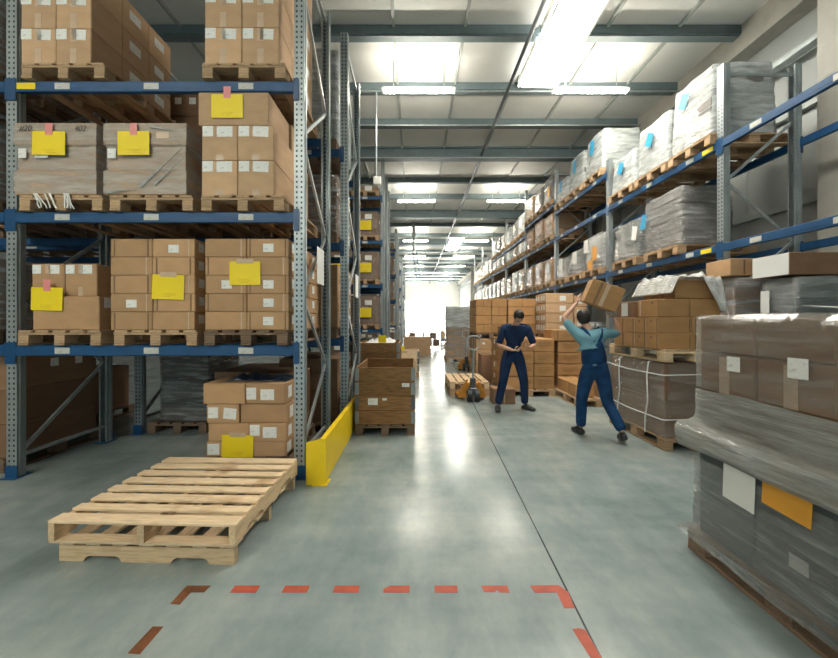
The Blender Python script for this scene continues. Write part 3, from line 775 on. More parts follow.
# second row, back to back
for z, nm in ((0, 'floor'), (LV1, 'lower shelf'), (LV2, 'middle shelf'), (LV3, 'upper shelf')):
    for x, pn in ((-3.21, 'left'), (-2.33, 'middle'), (-1.44, 'right')):
        if z == LV3 and pn == 'middle': continue
        pallet(x, 5.47 if z else 5.5, z, 'wooden pallet, %s place on %s, second left rack' % (pn, nm), 'old', simple=True)
        lb = '%s place on %s, second left rack' % (pn, nm)
        if pn == 'right' and z == LV3:
            wrapped(x - .4, x + .42, 4.92, 6.0, z + .148, z + 1.4, 'white wrapped load, ' + lb, 4, 'pale', 'film_white', 31, .012, group='loads in the second rack')
        elif pn == 'right' and z == LV2:
            wrapped(x - .4, x + .41, 4.92, 6.0, z + .148, z + .95, 'dark wrapped load, ' + lb, 3, 'card_brown', 'film', 33, .012, group='loads in the second rack')
        elif pn == 'right':
            hs = [.215] * 4
            zz = z + .148
            for r, h in enumerate(hs):
                for dd in (0, 1):
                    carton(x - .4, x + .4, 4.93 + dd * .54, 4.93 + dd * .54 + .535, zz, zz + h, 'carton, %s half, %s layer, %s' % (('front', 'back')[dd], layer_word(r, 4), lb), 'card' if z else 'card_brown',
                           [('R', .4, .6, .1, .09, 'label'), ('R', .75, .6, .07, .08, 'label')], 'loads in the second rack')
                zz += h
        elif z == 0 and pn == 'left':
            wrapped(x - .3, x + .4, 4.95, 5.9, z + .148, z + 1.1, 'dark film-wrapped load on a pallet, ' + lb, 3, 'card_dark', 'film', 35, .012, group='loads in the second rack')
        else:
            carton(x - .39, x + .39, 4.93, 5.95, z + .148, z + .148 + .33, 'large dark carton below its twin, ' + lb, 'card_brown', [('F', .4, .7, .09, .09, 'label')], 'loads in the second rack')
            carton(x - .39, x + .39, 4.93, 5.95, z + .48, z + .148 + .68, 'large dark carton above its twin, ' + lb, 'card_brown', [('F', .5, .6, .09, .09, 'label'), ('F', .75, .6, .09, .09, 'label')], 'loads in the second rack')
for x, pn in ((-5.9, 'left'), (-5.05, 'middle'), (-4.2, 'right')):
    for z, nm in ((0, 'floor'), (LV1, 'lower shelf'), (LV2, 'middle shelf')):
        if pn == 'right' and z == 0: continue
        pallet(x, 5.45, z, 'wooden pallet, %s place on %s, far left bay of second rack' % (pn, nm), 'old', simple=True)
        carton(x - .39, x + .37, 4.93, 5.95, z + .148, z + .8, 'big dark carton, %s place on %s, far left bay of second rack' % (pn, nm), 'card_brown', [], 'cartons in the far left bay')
# papers hanging on the end frames
tag(part('paper_sheet', MB().box(-1.046, -1.044, 3.9, 4.2, 1.93, 2.33), 'paper'), 'white paper sheet hanging on the end of the nearest left rack', 'paper', 'papers on rack ends')
tag(part('paper_sheet', MB().box(-.874, -.872, 5.4, 5.68, 1.88, 2.22), 'paper'), 'white paper sheet hanging on the end of the second left rack', 'paper', 'papers on rack ends')

# ------------------------------------------------------------------ far left racks: loads
R2 = random.Random(21)
for ri, (a, b_, nm) in enumerate(fars):
    for z, sn in ((0, 'floor'), (LV1, 'lower shelf'), (LV2, 'middle shelf'), (LV3, 'upper shelf'), (LV4, 'top shelf')):
        for x, pn in ((-2.28, 'inner'), (-1.40, 'outer')):
            if ri > 1 and pn == 'inner': continue
            pallet(x, a + .55, z, 'wooden pallet, %s place on %s, %s' % (pn, sn, nm), 'wood', simple=True)
            h = .95 if z < LV3 else .85
            if z == LV4: h = .3
            mk = [('F', .62, .78, .2, .14, 'label'), ('F', .2, .78, .2, .2, 'label')]
            if z not in (0, LV4): mk.append(('note', .5, .42, .36, .28, 'tape', 0))
            lb = '%s place on %s, %s' % (pn, sn, nm)
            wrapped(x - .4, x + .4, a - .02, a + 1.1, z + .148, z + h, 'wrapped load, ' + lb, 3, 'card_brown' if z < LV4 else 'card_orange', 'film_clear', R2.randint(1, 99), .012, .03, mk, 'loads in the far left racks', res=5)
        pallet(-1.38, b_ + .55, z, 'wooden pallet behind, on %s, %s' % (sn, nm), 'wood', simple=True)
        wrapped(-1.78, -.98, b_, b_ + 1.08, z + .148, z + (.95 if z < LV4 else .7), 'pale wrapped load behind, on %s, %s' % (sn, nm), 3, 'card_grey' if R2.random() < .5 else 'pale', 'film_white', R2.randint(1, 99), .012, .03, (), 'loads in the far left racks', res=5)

# ------------------------------------------------------------------ right rack: loads (pallets lie with the short side to the aisle)
def rpal(d0, z, label, kind='wood'): return pallet(4.52, d0 + .41, z, label, kind, PI / 2)
def rload(d0, d1, x1, z0, z1, label, film, goods, seed, layers=6, marks=(), taper=0, dome=.0, x0=3.97, amp=.022, offs=.03, res=12):
    return wrapped(x0, x1, d0, d1, z0 + .148, z1, label, layers, goods, film, seed, amp, offs, marks, 'wrapped loads on the right rack', dome, taper, res)
top = [('nearest', 4.80, 5.60, 4.84, 4.98), ('second', 5.66, 6.46, 4.86, 4.84), ('third', 6.52, 7.30, 4.86, 4.66)]
for i, (n_, d0, d1, x1, zt) in enumerate(top):
    rpal(d0 - .02, RL2, 'wooden pallet under the %s load on top of the right rack' % n_)
    rload(d0, d1, x1, RL2, zt, 'white film-wrapped load on the right rack\'s upper shelf, %s to the camera' % n_, 'film_white', ('card_grey', 'pale', 'pale')[i], 40 + i, 7,
          [('L', .62 if i == 0 else .5, .74 if i == 0 else .66, .16, .2, 'blue', .03, .5)], .07, .06)
mid = [('nearest', 5.38, 6.3, 4.78, 3.56), ('second', 6.38, 7.22, 4.8, 3.36)]
for i, (n_, d0, d1, x1, zt) in enumerate(mid):
    rpal(d0, RL1, 'wooden pallet under the %s load on the right rack\'s lower shelf, near bay' % n_)
    rload(d0, d1, x1, RL1, zt, ['crooked film-wrapped stack of brown sheets on the right rack\'s lower shelf', 'grey film-wrapped load behind the crooked brown stack, right rack'][i],
          'film', ['card_grey', 'slate'][i], 50 + i, [12, 7][i], [('L', .92 if i == 0 else .1, .62, .14, .24, ['blue', 'paper'][i], .02, .2)], .05, .03, offs=.07)
b2 = [('first', 7.62, 8.42), ('second', 8.48, 9.28), ('third', 9.34, 10.12)]
for i, (n_, d0, d1) in enumerate(b2):
    rpal(d0, RL3, 'wooden pallet under the %s load on the raised shelf, right rack' % n_)
    rload(d0, d1, 4.85, RL3, (5.62, 5.55, 5.3)[i], 'pale wrapped load with blue sheet, %s on the raised shelf of the right rack' % n_, 'film_white', ('pale', 'card_grey', 'slate')[i], 60 + i, 6,
          [('L', .5, .7, .16, .3, 'blue', .02, .2)], .1 if i == 0 else .04, .05)
    rpal(d0, RL1, 'wooden pallet under the %s load below the raised shelf, right rack' % n_)
    rload(d0, d1, 4.85, RL1, (3.42, 3.25, 3.2)[i], 'grey wrapped load below the raised shelf, %s from the camera' % n_, 'film', ('pale', 'slate', 'card_grey')[i], 66 + i, 5,
          [[('L', .35, .45, .2, .3, 'orange', .02), ('L', .6, .15, .24, .2, 'orange', .02), ('L', .85, .75, .2, .3, 'paper', .02)], [('L', .5, .7, .24, .3, 'paper', .02)], [('L', .5, .7, .24, .3, 'paper', .02)]][i], .04, .02)
zs = {4: (RL1, RL2, 4.88), 3: (RL1, RL2, RL3), 2: (RL1, RL2, RL3), 1: (RL1, RL2), 0: (RL1, RL2)}
for bi, base in ((4, 10.36), (3, 13.1), (2, 15.85), (1, 18.6), (0, 21.35)):
    bn = {4: 'third', 3: 'fourth', 2: 'fifth', 1: 'sixth', 0: 'seventh'}[bi]
    for li, z in enumerate(zs[bi]):
        for i in range(3):
            d0 = base + i * .87; pn = ('near', 'middle', 'far')[i]; ln = ('lower', 'upper', 'raised')[li]
            pallet(4.52, d0 + .41, z, 'wooden pallet, %s place on %s shelf, %s bay of right rack' % (pn, ln, bn), 'wood', PI / 2, True)
            k_ = R2.random()
            h = R2.uniform(.62, .78) if not (bi == 4 and li == 1) else (.62, .7, .6)[i]
            if z == RL2 and len(zs[bi]) > 2: h = min(h, zs[bi][2] - z - .32)
            mat = 'card_orange' if (bi == 4 and li < 2) else ('card_light' if k_ < .35 else 'card_grey' if k_ < .6 else 'pale')
            fl = 'film_clear' if (bi == 4 and li < 2) else ('film' if k_ < .6 else 'film_white')
            mk = [('L', .5, .6, .3, .26, 'paper', .02)] if k_ > .3 else [('L', .5, .6, .3, .12, 'blue' if bi == 4 else 'paper', .02)]
            if bi == 4 and li == 2 and i == 0: mk = [('L', .4, .4, .2, .3, 'orange', .02)]
            if bi == 4 and li == 1: mk = []
            wrapped(3.98, 4.9, d0, d0 + .8, z + .148, z + .148 + h, 'wrapped load, %s place on %s shelf, %s bay of right rack' % (pn, ln, bn), 3, mat, fl, R2.randint(1, 99), .012, .02, mk, 'loads far along the right rack', res=5)
# floor level inside the right rack
for d0, n_ in ((5.7, 'near'), (8.5, 'next'), (11.3, 'far')):
    pallet(4.62, d0 + .41, 0, 'wooden pallet on the floor under the right rack, %s one' % n_, 'old', PI / 2, True, sy=.75)
    wrapped(4.2, 5.05, d0, d0 + .8, .146, 1.5, 'pale wrapped load on the floor under the right rack, %s one' % n_, 4, 'card_grey', 'film_white', 80 + int(d0), .015, .03, (), 'loads under the right rack', res=6)
# grey wrapped load with white lid, right edge
pallet(4.43, 3.885, 0, 'dark pallet under the grey wrapped stack by the wall column', 'old', PI / 2, sx=.54, sy=.88)
wrapped(3.9, 4.95, 3.67, 4.10, .146, 1.98, 'tall slate-grey wrapped stack under the empty right rack bay', 9, 'slate', 'film_dark', 91, .012, .03, [('L', .8, .8, .1, .5, 'white', .03)], None, 0, 0, 10)
carton(3.88, 4.46, 3.735, 4.16, 2.0, 2.235, 'brown carton with a white side panel lying on the tall grey stack', 'card_brown', [('L', .5, .5, .40, .225, 'white'), ('F', .97, .5, .02, .2, 'seam')], rz=0)
carton(4.475, 4.95, 3.68, 4.15, 2.0, 2.23, 'brown carton at the right picture edge on the tall grey stack', 'card_brown', [])

# ------------------------------------------------------------------ strapped stack D (right of the walking person)
pallet(3.32, 4.82, 0, 'wooden pallet under the strapped brown stack beside the walking person', 'wood')
t = wrapped(2.915, 3.735, 4.23, 5.41, .146, 1.03, 'film-wrapped dark brown goods tied with white straps, on the aisle floor', [.5, .5], 'card_brown', 'film_clear', 95, .007, .012, (), None, 0, 0, 10)
for y in (-.33, .28):
    g = MB(); pts = [(-.37, y + .02, .874), (-.418, y, .87), (-.432, y + .01, .7), (-.44, y - .02, .4), (-.436, y + .04, .15), (-.43, y + .05, -.02)]
    g.tube(pts, .008, 6); part('strap', g, 'strap', t)
g = MB()
for z in (.22, .74):
    g.tube([(-.425, .6, z + .02), (-.43, .1, z - .01), (-.428, -.59, z), (-.40, -.606, z), (.42, -.606, z + .02)], .007, 6)
part('strap', g, 'strap', t)
pallet(3.32, 4.82, 1.035, 'pale wooden pallet between the strapped goods and the orange cartons', 'new')
zD = 1.035 + .148
wD = 'orange stack on the strapped goods'
def mkD(r, c, d_):
    return [('L', .06, .5, .014, .17, 'seam'), ('L', .94, .5, .012, .17, 'tape'), ('F', .94 if c == 0 else .1, .5, .014, .16, 'seam')] + ([('L', .5, .75, .02, .02, 'hole')] if d_ < 2 else [])
stack(wD, 2.90, 4.31, zD, [.41, .41], [.19, .195], [.235] * 4, 'card_orange', mkD, skip=lambda r, c, d_: c == 1 and d_ > 1)
z3 = zD + .387
for i in range(2):
    carton(2.90 + i * .39, 3.285 + i * .37, 4.31, 4.70, z3, z3 + .215, '%s front carton, third layer of %s' % (('left', 'right')[i], wD), 'card_orange', [('L', .25, .8, .02, .02, 'hole'), ('L', .85, .5, .03, .2, 'tape')])
carton(2.91, 3.25, 4.80, 5.2, z3, z3 + .212, 'white-papered wrapped carton at the back of the orange stack', 'card_brown', [('L', .5, .5, .15, .18, 'paper')])
z4 = z3 + .217
for i in range(3):
    carton(3.12, 3.62, 4.33 + i * .2, 4.53 + i * .2, z4, z4 + .225, '%s carton under the white film, top of %s' % (('front', 'middle', 'back')[i], wD), 'card_orange', [('L', .06, .5, .012, .2, 'seam')])
# loose film over the top
def hang(x, y):
    h = 0
    if x > 3.645: h -= (x - 3.645) * 5.5
    if x < 3.085: h -= (3.085 - x) * 2.0
    if y < 4.29: h -= (4.29 - y) * 4.5 * max(0, min(1, (x - 3.36) * 5))
    return h
drape(2.99, 3.715, 4.20, 4.97, z4 + .245, 'crumpled white plastic film draped over the orange carton stack', 'film_drape', .10, (48, 40), 9, 'plastic_film', 'film', hang, .002)
# wrapped slim stack behind
carton(3.30, 3.655, 4.72, 4.97, z3, z3 + .215, 'brown carton at the right rear of the orange stack', 'card_orange', [])
pallet(3.97, 4.425, 0, 'dark pallet under the slim wrapped stack beside the orange cartons', 'old', 0, True, sx=.5, sy=.32)
wrapped(3.79, 4.13, 4.27, 4.60, .146, 2.04, 'slim film-wrapped carton stack beside the white draped film', [1, 1, 1, 1, 1, 1, 1], 'card_brown', 'film', 98, .006, .01, res=8)
carton(3.75, 4.08, 4.29, 4.66, 2.06, 2.265, 'brown carton crowning the slim wrapped stack', 'card', [('F', .5, .5, .02, .18, 'seam')])

# ------------------------------------------------------------------ big near load E
EX0, EY1 = 1.90, 2.40
pallet(2.235, 1.835, 0, 'worn wooden pallet under the big wrapped load at right front', 'old', sx=1.0)
MID = .70
t = thing('wrapped_load', 'big grey film-wrapped load at the right front, lower half', 'wrapped load', (2.275, 1.80, .146), 0, 'the two tiers of the big near load')
D = (.80, 1.16, .55)
for r in range(2):
    for i in range(3):
        part('carton', MB().box(-.4, .4, -.58 + i * .388, -.58 + (i + 1) * .388 - .006, .002 + r * .27, r * .27 + .268, .008), 'slate', t)
prof = [(-.035, .082), (-.015, .078), (.012, .06), (.03, .032)] + [(.0 + i * .045, .02) for i in range(1, 12)]
part('stretch_film', sheath(-.40, .40, -.58, .58, prof, 4, .012, 26), 'film_dark', t, smooth=True)
mark(t, D, 'L', .72, .78, .20, .20, 'paper', .034, .04); mark(t, D, 'L', .495, .86, .24, .125, 'orange', .034, .05)
mark(t, D, 'L', .46, .35, .09, .07, 'paper', .012)
pallet(2.265, 1.825, MID, 'film-covered wooden pallet between the two tiers of the big near load', 'wood', sx=1.08)
UZ = MID + .148
t = thing('wrapped_load', 'brown film-wrapped carton load at the right front, upper half', 'wrapped load', (2.275, 1.80, UZ), 0, 'the two tiers of the big near load')
hs = [.22, .25, .225]; z = .003
DU = (.80, 1.16, .70)
for r, h in enumerate(hs):
    ny = 3 if r else 2
    for i in range(ny):
        w = 1.16 / ny
        c = part('carton', MB().box(-.4, .4, -.58 + i * w, -.58 + (i + 1) * w - .008, z, z + h - .006, .01), 'card_brown', t)
        g = MB().box(-.4025, -.4012, -.58 + i * w + w / 2 - .035, -.58 + i * w + w / 2 + .035, z + .01, z + h - .02)
        if r == 1: part('packing_tape', g, 'tape', c)
    z += h
mark(t, DU, 'L', .765, .60, .085, .085, 'label', .016); mark(t, DU, 'L', .46, .63, .095, .10, 'label', .016); mark(t, DU, 'L', .2, .62, .09, .1, 'label', .016)
prof = [(-.155, .075), (-.13, .09), (-.09, .092), (-.04, .09), (-.005, .08), (.015, .045), (.04, .022)] + [(.06 + i * .045, .012) for i in range(4)] + [(.235, .012)]
part('stretch_film', sheath(-.40, .40, -.58, .58, prof, 9, .014, 26), 'film_heavy', t, smooth=True)
prof = [(.24 + i * .046, .010) for i in range(10)] + [(.705, .004), (.712, -.03), (.713, -.2)]
part('stretch_film', sheath(-.40, .40, -.58, .58, prof, 6, .008, 26), 'film_clear', t, smooth=True)
o = tag(part('paper_sheet', MB().box(-.15, .15, -.1, .1, 0, .001), 'paper'), 'loose white paper lying on top of the big near load', 'paper')
o.location = (2.3, 1.95, UZ + .745); o.rotation_euler = (.12, 0, .4)
# grey corner post at the picture edge
tag(part('corner_post', MB().prism([(0, 0), (.05, 0), (.05, .045), (.008, .045), (.008, .05), (0, .05)], 'z', 0, .62), 'steel_dark', None, (1.66, 1.36, 0)), 'dark metal corner post standing beside the big near load, right edge', 'post')

# ------------------------------------------------------------------ hero pallets (left foreground)
def notch_poly(L, h, nh=.036):
    p = [(-L / 2, 0)]
    for c in (-L * .25, L * .25):
        p += [(c - .125, 0), (c - .105, nh * .8), (c - .085, nh), (c + .085, nh), (c + .105, nh * .8), (c + .125, 0)]
    return p + [(L / 2, 0), (L / 2, h), (-L / 2, h)]
t = thing('wooden_pallet', 'upper of two stacked pale pallets on the left foreground floor', 'pallet', (-1.68, 2.785, .1225), -.035, 'two stacked pale pallets')
for x in (-.578, 0, .578): part('stringer', MB().prism(notch_poly(1.07, .108), 'x', x - .02, x + .02), 'new_y', t, (0, 0, .017))
g = MB(); n_ = 8
for i in range(n_):
    c = -.535 + .05 + i * (1.07 - .1) / (n_ - 1); wv = .05 if i in (0, n_ - 1) else R.uniform(.036, .046)
    g.box(-.60 + R.uniform(-.008, .008), .60 + R.uniform(-.008, .008), c - wv, c + wv, .126, .144 + R.uniform(-.001, .001), .003)
part('top_deck', g, 'new', t)
g = MB()
for c in (-.485, -.2, 0.05, .2, .485): g.box(-.6, .6, c - .045, c + .045, 0, .016, .002)
part('bottom_boards', g, 'new', t)
t = thing('wooden_pallet', 'lower of two stacked pale pallets, notched stringer facing the camera', 'pallet', (-1.665, 2.795, 0), -.035 + PI / 2, 'two stacked pale pallets')
for x in (-.5, 0, .5): part('stringer', MB().prism(notch_poly(1.13, .1), 'x', x - .022, x + .022), 'new_y', t, (0, 0, .001))
g = MB()
for i in range(7):
    c = -.565 + .05 + i * (1.13 - .1) / 6; g.box(-.525, .525, c - .045, c + .045, .103, .121, .003)
part('top_deck', g, 'new', t)

# ------------------------------------------------------------------ floor tape
def tape(pts, mat, label):
    o = part('floor_tape', MB().prism(pts, 'z', .0003, .0016), mat); return tag(o, label, 'floor tape', 'dashed tape marks on the floor')
YT0, YT1 = 2.025, 2.078
for i, (a, b_) in enumerate(((-1.03, -.885), (-.742, -.60), (-.456, -.312), (-.172, -.025), (.115, .245), (.393, .535))):
    w = ['leftmost straight dash of the front row, red', 'second straight red dash from the left, front row', 'third straight red dash from the left, front row', 'chipped red dash, fourth from the left in the front row',
         'fifth straight red dash from the left, front row', 'notched red dash just left of the right corner mark'][i]
    if i == 3: tape([(a, YT0), (b_, YT0), (b_, YT1), (a + .04, YT1), (a, YT0 + .03)], 'redtape', w)
    elif i == 5: tape([(a, YT0 + .005), (a + .06, YT0 + .003), (a + .075, YT0 + .02), (a + .09, YT0), (b_, YT0), (b_, YT1), (a - .006, YT1)], 'redtape', w)
    else: tape([(a, YT0), (b_, YT0), (b_ + .003, YT1), (a + .003, YT1)], 'redtape', w)
tape([(-1.31, 1.945), (-1.255, 1.94), (-1.25, 2.027), (-1.175, 2.027), (-1.165, 2.078), (-1.305, 2.078)], 'browntape', 'brown worn corner mark of tape, front left on the floor')
tape([(.678, 2.025), (.80, 2.025), (.795, 1.915), (.85, 1.915), (.865, 2.03), (.83, 2.082), (.665, 2.078)], 'redtape', 'red corner mark of tape beside the dark floor joint')
tape([(-1.31, 1.655), (-1.25, 1.65), (-1.245, 1.80), (-1.30, 1.80)], 'browntape', 'brown tape dash running towards the camera, front left floor')
tape([(.80, 1.60), (.848, 1.60), (.842, 1.78), (.815, 1.79), (.78, 1.785)], 'redtape', 'red tape dash running towards the camera along the floor joint')

# ------------------------------------------------------------------ wooden collar crates
def crate(x0, x1, y0, y1, n, label, hh=.19, z0=.0, marks=True, ck='crate'):
    t = thing('collar_crate', label, 'crate', ((x0 + x1) / 2, (y0 + y1) / 2, z0), 0, 'wooden crates along the left of the aisle')
    w, d_ = (x1 - x0) / 2, (y1 - y0) / 2
    for i in range(n):
        z = i * hh; g = MB(); b = .008
        g.box(-w, w, -d_, -d_ + .022, z + .002, z + hh - .003, .003); g.box(-w, w, d_ - .022, d_, z + .002, z + hh - .003, .003)
        g.box(-w, -w + .022, -d_ + .023, d_ - .023, z + .002, z + hh - .003, .003); g.box(w - .022, w, -d_ + .023, d_ - .023, z + .002, z + hh - .003, .003)
        c = part('collar', g, ck, t)
        h = MB()
        for sx in (-1, 1):
            for sy in (-1, 1):
                h.box(sx * (w + .003) - .003, sx * (w + .003) + .003, sy * d_ - .05 * (sy > 0) * 1.0 - .0, sy * d_ + .05 * (sy < 0), z + .015, z + hh - .015)
                h.box(sx * w - .05 * (sx > 0), sx * w + .05 * (sx < 0), sy * (d_ + .003) - .003, sy * (d_ + .003) + .003, z + .015, z + hh - .015)
        part('corner_hinge', h, 'steel_dark' if i == 1 else 'hinge', c)
        if marks and i == 1:
            part('paper_label', MB().box(-w + .17, -w + .30, -d_ - .002, -d_, z + .07, z + .16), 'label', c)
            part('paper_label', MB().box(-w + .36, -w + .42, -d_ - .002, -d_, z + .13, z + .16), 'label', c)
        if marks and i == 2: part('paper_label', MB().box(w - .17, w - .07, -d_ - .002, -d_, z + .12, z + .17), 'label', c)
    part('floor_board', MB().box(-w + .025, w - .025, -d_ + .025, d_ - .025, .003, .015), ck, t)
    return t
pallet(-.385, 5.40, 0, 'dark wooden pallet under the nearest collar crate', 'old')
crate(-.78, .01, 4.80, 5.99, 4, 'open brown wooden collar crate, nearest in the aisle', .19, .146)
pallet(-.68, 7.65, 0, 'dark wooden pallet under the second collar crate', 'old', simple=True)
c2 = crate(-1.08, -.29, 7.05, 8.24, 5, 'wooden collar crate holding white packing, behind the nearest crate', .19, .146, False)
drape(-1.0, -.4, 7.15, 8.1, 1.07, 'heap of white packing paper inside the second collar crate', 'paper', .12, (20, 20), 6, 'packing_paper', 'paper', None, .002)
n = thing('note_card', 'yellow note card standing on the second collar crate', 'note', (-.62, 7.063, 1.098)); part('card', MB().box(-.08, .08, -.002, 0, 0, .14), 'yellow', n); part('pin', MB().box(-.006, .006, 0, .004, -.05, .1), 'steel_dark', n)
pallet(-.16, 10.1, 0, 'pallet under the low wooden crate in the aisle', 'wood', simple=True, sx=.75, sy=.6)
crate(-.46, .14, 9.75, 10.45, 3, 'low pale wooden crate in the aisle behind the collar crates', .19, .146, False, 'new')
n = thing('note_card', 'small yellow note card standing on the low pale crate', 'note', (-.33, 9.763, .72)); part('card', MB().box(-.07, .07, -.002, 0, 0, .12), 'yellow', n); part('pin', MB().box(-.006, .006, 0, .004, -.05, .1), 'steel_dark', n)
carton(-.46, .74, 15.9, 16.9, 0.0, .82, 'big plain cardboard bin farther down the aisle', 'card_light', [('F', .5, .15, .3, .02, 'seam')])
pallet(-.12, 15.2, 0, 'dark pallet lying in front of the big cardboard bin', 'old', 0, True, sx=.9, sy=.5)
# wire cages behind
def cage(x, y, label):
    t = thing('wire_cage', label, 'cage', (x, y, 0), 0, 'wire cages near the far end')
    g = MB()
    for i in range(7):
        a = -.5 + i / 6
        for s in (-.4, .4): g.bar((a, s, .12), (a, s, 1.5), .016, .016)
    for i in range(6):
        z = .12 + i * .276
        for s in (-.4, .4): g.bar((-.5, s, z), (.5, s, z), .016, .016)
        for s in (-.5, .5): g.bar((s, -.4, z), (s, .4, z), .016, .016)
    part('mesh_sides', g, 'galv', t)
    g = MB()
    for sx in (-.5, .5):
        for sy in (-.4, .4): g.bar((sx, sy, 0), (sx, sy, 1.55), .04, .04)
    part('corner_posts', g, 'galv', t)
    part('tray', MB().box(-.5, .5, -.4, .4, .1, .13), 'steel_dark', t)
    return t
cage(.0, 20.6, 'left grey wire cage near the far door'); cage(1.05, 20.6, 'right grey wire cage near the far door')
for i, (x, z) in enumerate(((-.22, .135), (.22, .135), (-.1, .51), (.83, .135), (1.27, .135), (1.1, .51))):
    carton(x - .19, x + .19, 20.4, 20.8, z, z + .36, '%s brown carton in the %s wire cage' % (['lower left', 'lower right', 'upper'][i % 3], 'left' if i < 3 else 'right'), 'card_brown')
t = thing('wheeled_bin', 'small blue-based carton trolley near the far door', 'trolley', (2.1, 26.0, 0))
part('base', MB().box(-.2, .2, -.3, .3, .08, .22, .01), 'blue', t)
g = MB()
for sx in (-.15, .15):
    for sy in (-.22, .22): g.tube([(sx - .015, sy, .05), (sx + .015, sy, .05)], .05, 10)
part('castors', g, 'rubber', t); part('carton', MB().box(-.19, .19, -.28, .28, .225, .85, .01), 'card', t)

# ------------------------------------------------------------------ stack F: tall wrapped pallets in mid aisle
pallet(1.67, 14.0, 0, 'pallet under the tall wrapped stack in the middle of the aisle', 'wood', simple=True, sx=1.2)
wrapped(1.2, 2.16, 13.45, 14.55, .146, 1.28, 'brown wrapped lower tier of the tall mid-aisle stack', 4, 'card', 'film', 71, .015, .04, group='tall mid-aisle stack', res=6)
wrapped(1.18, 2.2, 13.42, 14.58, 1.29, 2.06, 'grey-white wrapped upper tier of the tall mid-aisle stack', 3, 'pale', 'film_white', 72, .015, .03, group='tall mid-aisle stack', res=6)

# ------------------------------------------------------------------ stack A
AY = 9.5
for i, (xa, cols) in enumerate(((1.62, [.415, .405]), (2.47, [.74]))):
    sd = ('left', 'right')[i]
    cxp = xa + sum(cols) / 2
    pallet(cxp, AY + .58, 0, 'floor pallet of the %s rear carton tower behind the standing person' % sd, 'wood', simple=True)
    stack('lower half, %s rear tower behind standing person' % sd, xa, AY, .146, cols, [.305, .305, .305], [.55, .55], 'card', lambda r, c, d_: [('F', .5, .6, .07, .06, 'label')] if r == 2 and d_ == 0 else [])
    pallet(cxp, AY + .58, 1.063, 'raised pallet of the %s rear carton tower behind the standing person' % sd, 'old', simple=True)
    stack('upper half, %s rear tower behind standing person' % sd, xa, AY, 1.211, cols, [.225] * 4, [.55, .55], 'card_orange', lambda r, c, d_: [('F', .5, .5, .014, .21, 'seam')] if d_ == 0 and (r + c) % 3 == 0 else [])
# stack B
pallet(2.33, 7.87, 0, 'wide wooden pallet under the carton block behind the standing person', 'wood', sx=1.3)
stack('block right behind the standing person', 1.82, 7.3, .146, [.6, .42], [.255] * 4, [.57, .57], 'card_orange',
      lambda r, c, d_: ([('F', .5, .5, .26, .12, 'print')] if c else [('F', .75, .5, .2, .12, 'print')]) + [('L', .5, .6, .16, .12, 'print')] if d_ == 0 else [('L', .6, .6, .12, .1, 'label')] if c == 0 else [])
carton(1.93, 2.32, 7.9, 8.4, 1.168, 1.42, 'loose carton lying on the block behind the standing person', 'card_orange')
carton(1.44, 1.86, 6.6, 6.95, 0, .29, 'small carton on the floor behind the standing person\'s leg', 'card_brown', [('F', .5, .5, .02, .25, 'tape')])
carton(1.62, 1.95, 8.75, 9.2, 0, .72, 'tall brown carton on the floor beside the pallet truck', 'card_brown')
# stack C rear
CY = 8.62
pallet(3.455, CY + .36, 0, 'floor pallet of the labelled carton tower near the right rack', 'wood', simple=True, sx=.9, sy=.68)
stack('lower half of the labelled tower', 3.14, CY, .146, [.66], [.308, .31, .31], [.36, .36], 'card_brown')
pallet(3.455, CY + .36, 1.08, 'raised pallet of the labelled carton tower near the right rack', 'wood', simple=True, sx=.9, sy=.68)
stack('upper half of the labelled tower', 3.13, CY, 1.228, [.67], [.24] * 4, [.36, .36], 'card_light',
      lambda r, c, d_: ([('F', .62, .5, .15, .12, 'label')] if d_ == 0 else []) + [('L', .3, .55, .1, .11, 'label'), ('L', .75, .55, .1, .11, 'label')])
stack('short column right of the labelled tower', 3.83, CY, 1.07, [.3], [.265] * 4, [.4], 'card_light', lambda r, c, d_: [('F', .4, .5, .13, .12, 'label')])
pallet(3.99, CY + .3, 0, 'pallet under the short carton column, right of the labelled tower', 'old', simple=True, sx=.4, sy=.5)
stack('base of the column right of the labelled tower', 3.83, CY, .146, [.3], [.3, .3, .324], [.4], 'card_brown')
# stack C front
pallet(3.3, 8.0, 0, 'pallet under the carton block right of the standing person', 'wood', simple=True, sx=.85, sy=.85)
stack('block between the two people', 2.985, 7.52, .146, [.60], [.24, .24, .24, .24], [.5, .48], 'card_orange', lambda r, c, d_: [('F', .45, .5, .3, .1, 'print')] if d_ == 0 else [])
carton(2.85, 3.48, 7.5, 7.95, 1.108, 1.345, 'overhanging carton on top of the block between the two people', 'card_orange', [('F', .2, .5, .02, .2, 'seam'), ('F', .6, .5, .25, .1, 'print')])
pallet(3.27, 6.92, 0, 'wooden pallet with a few cartons behind the walking person', 'wood', sx=1.0, sy=.9)
for i, (a, b_, ya, yb, h) in enumerate(((2.90, 3.25, 6.5, 6.85, .24), (2.92, 3.3, 6.9, 7.4, .24), (3.32, 3.66, 6.5, 7.2, .3))):
    carton(a, b_, ya, yb, .146, .146 + h, ['front left', 'back left', 'right'][i] + ' carton on the low pallet behind the walking person', 'card_orange' if i < 2 else 'card')

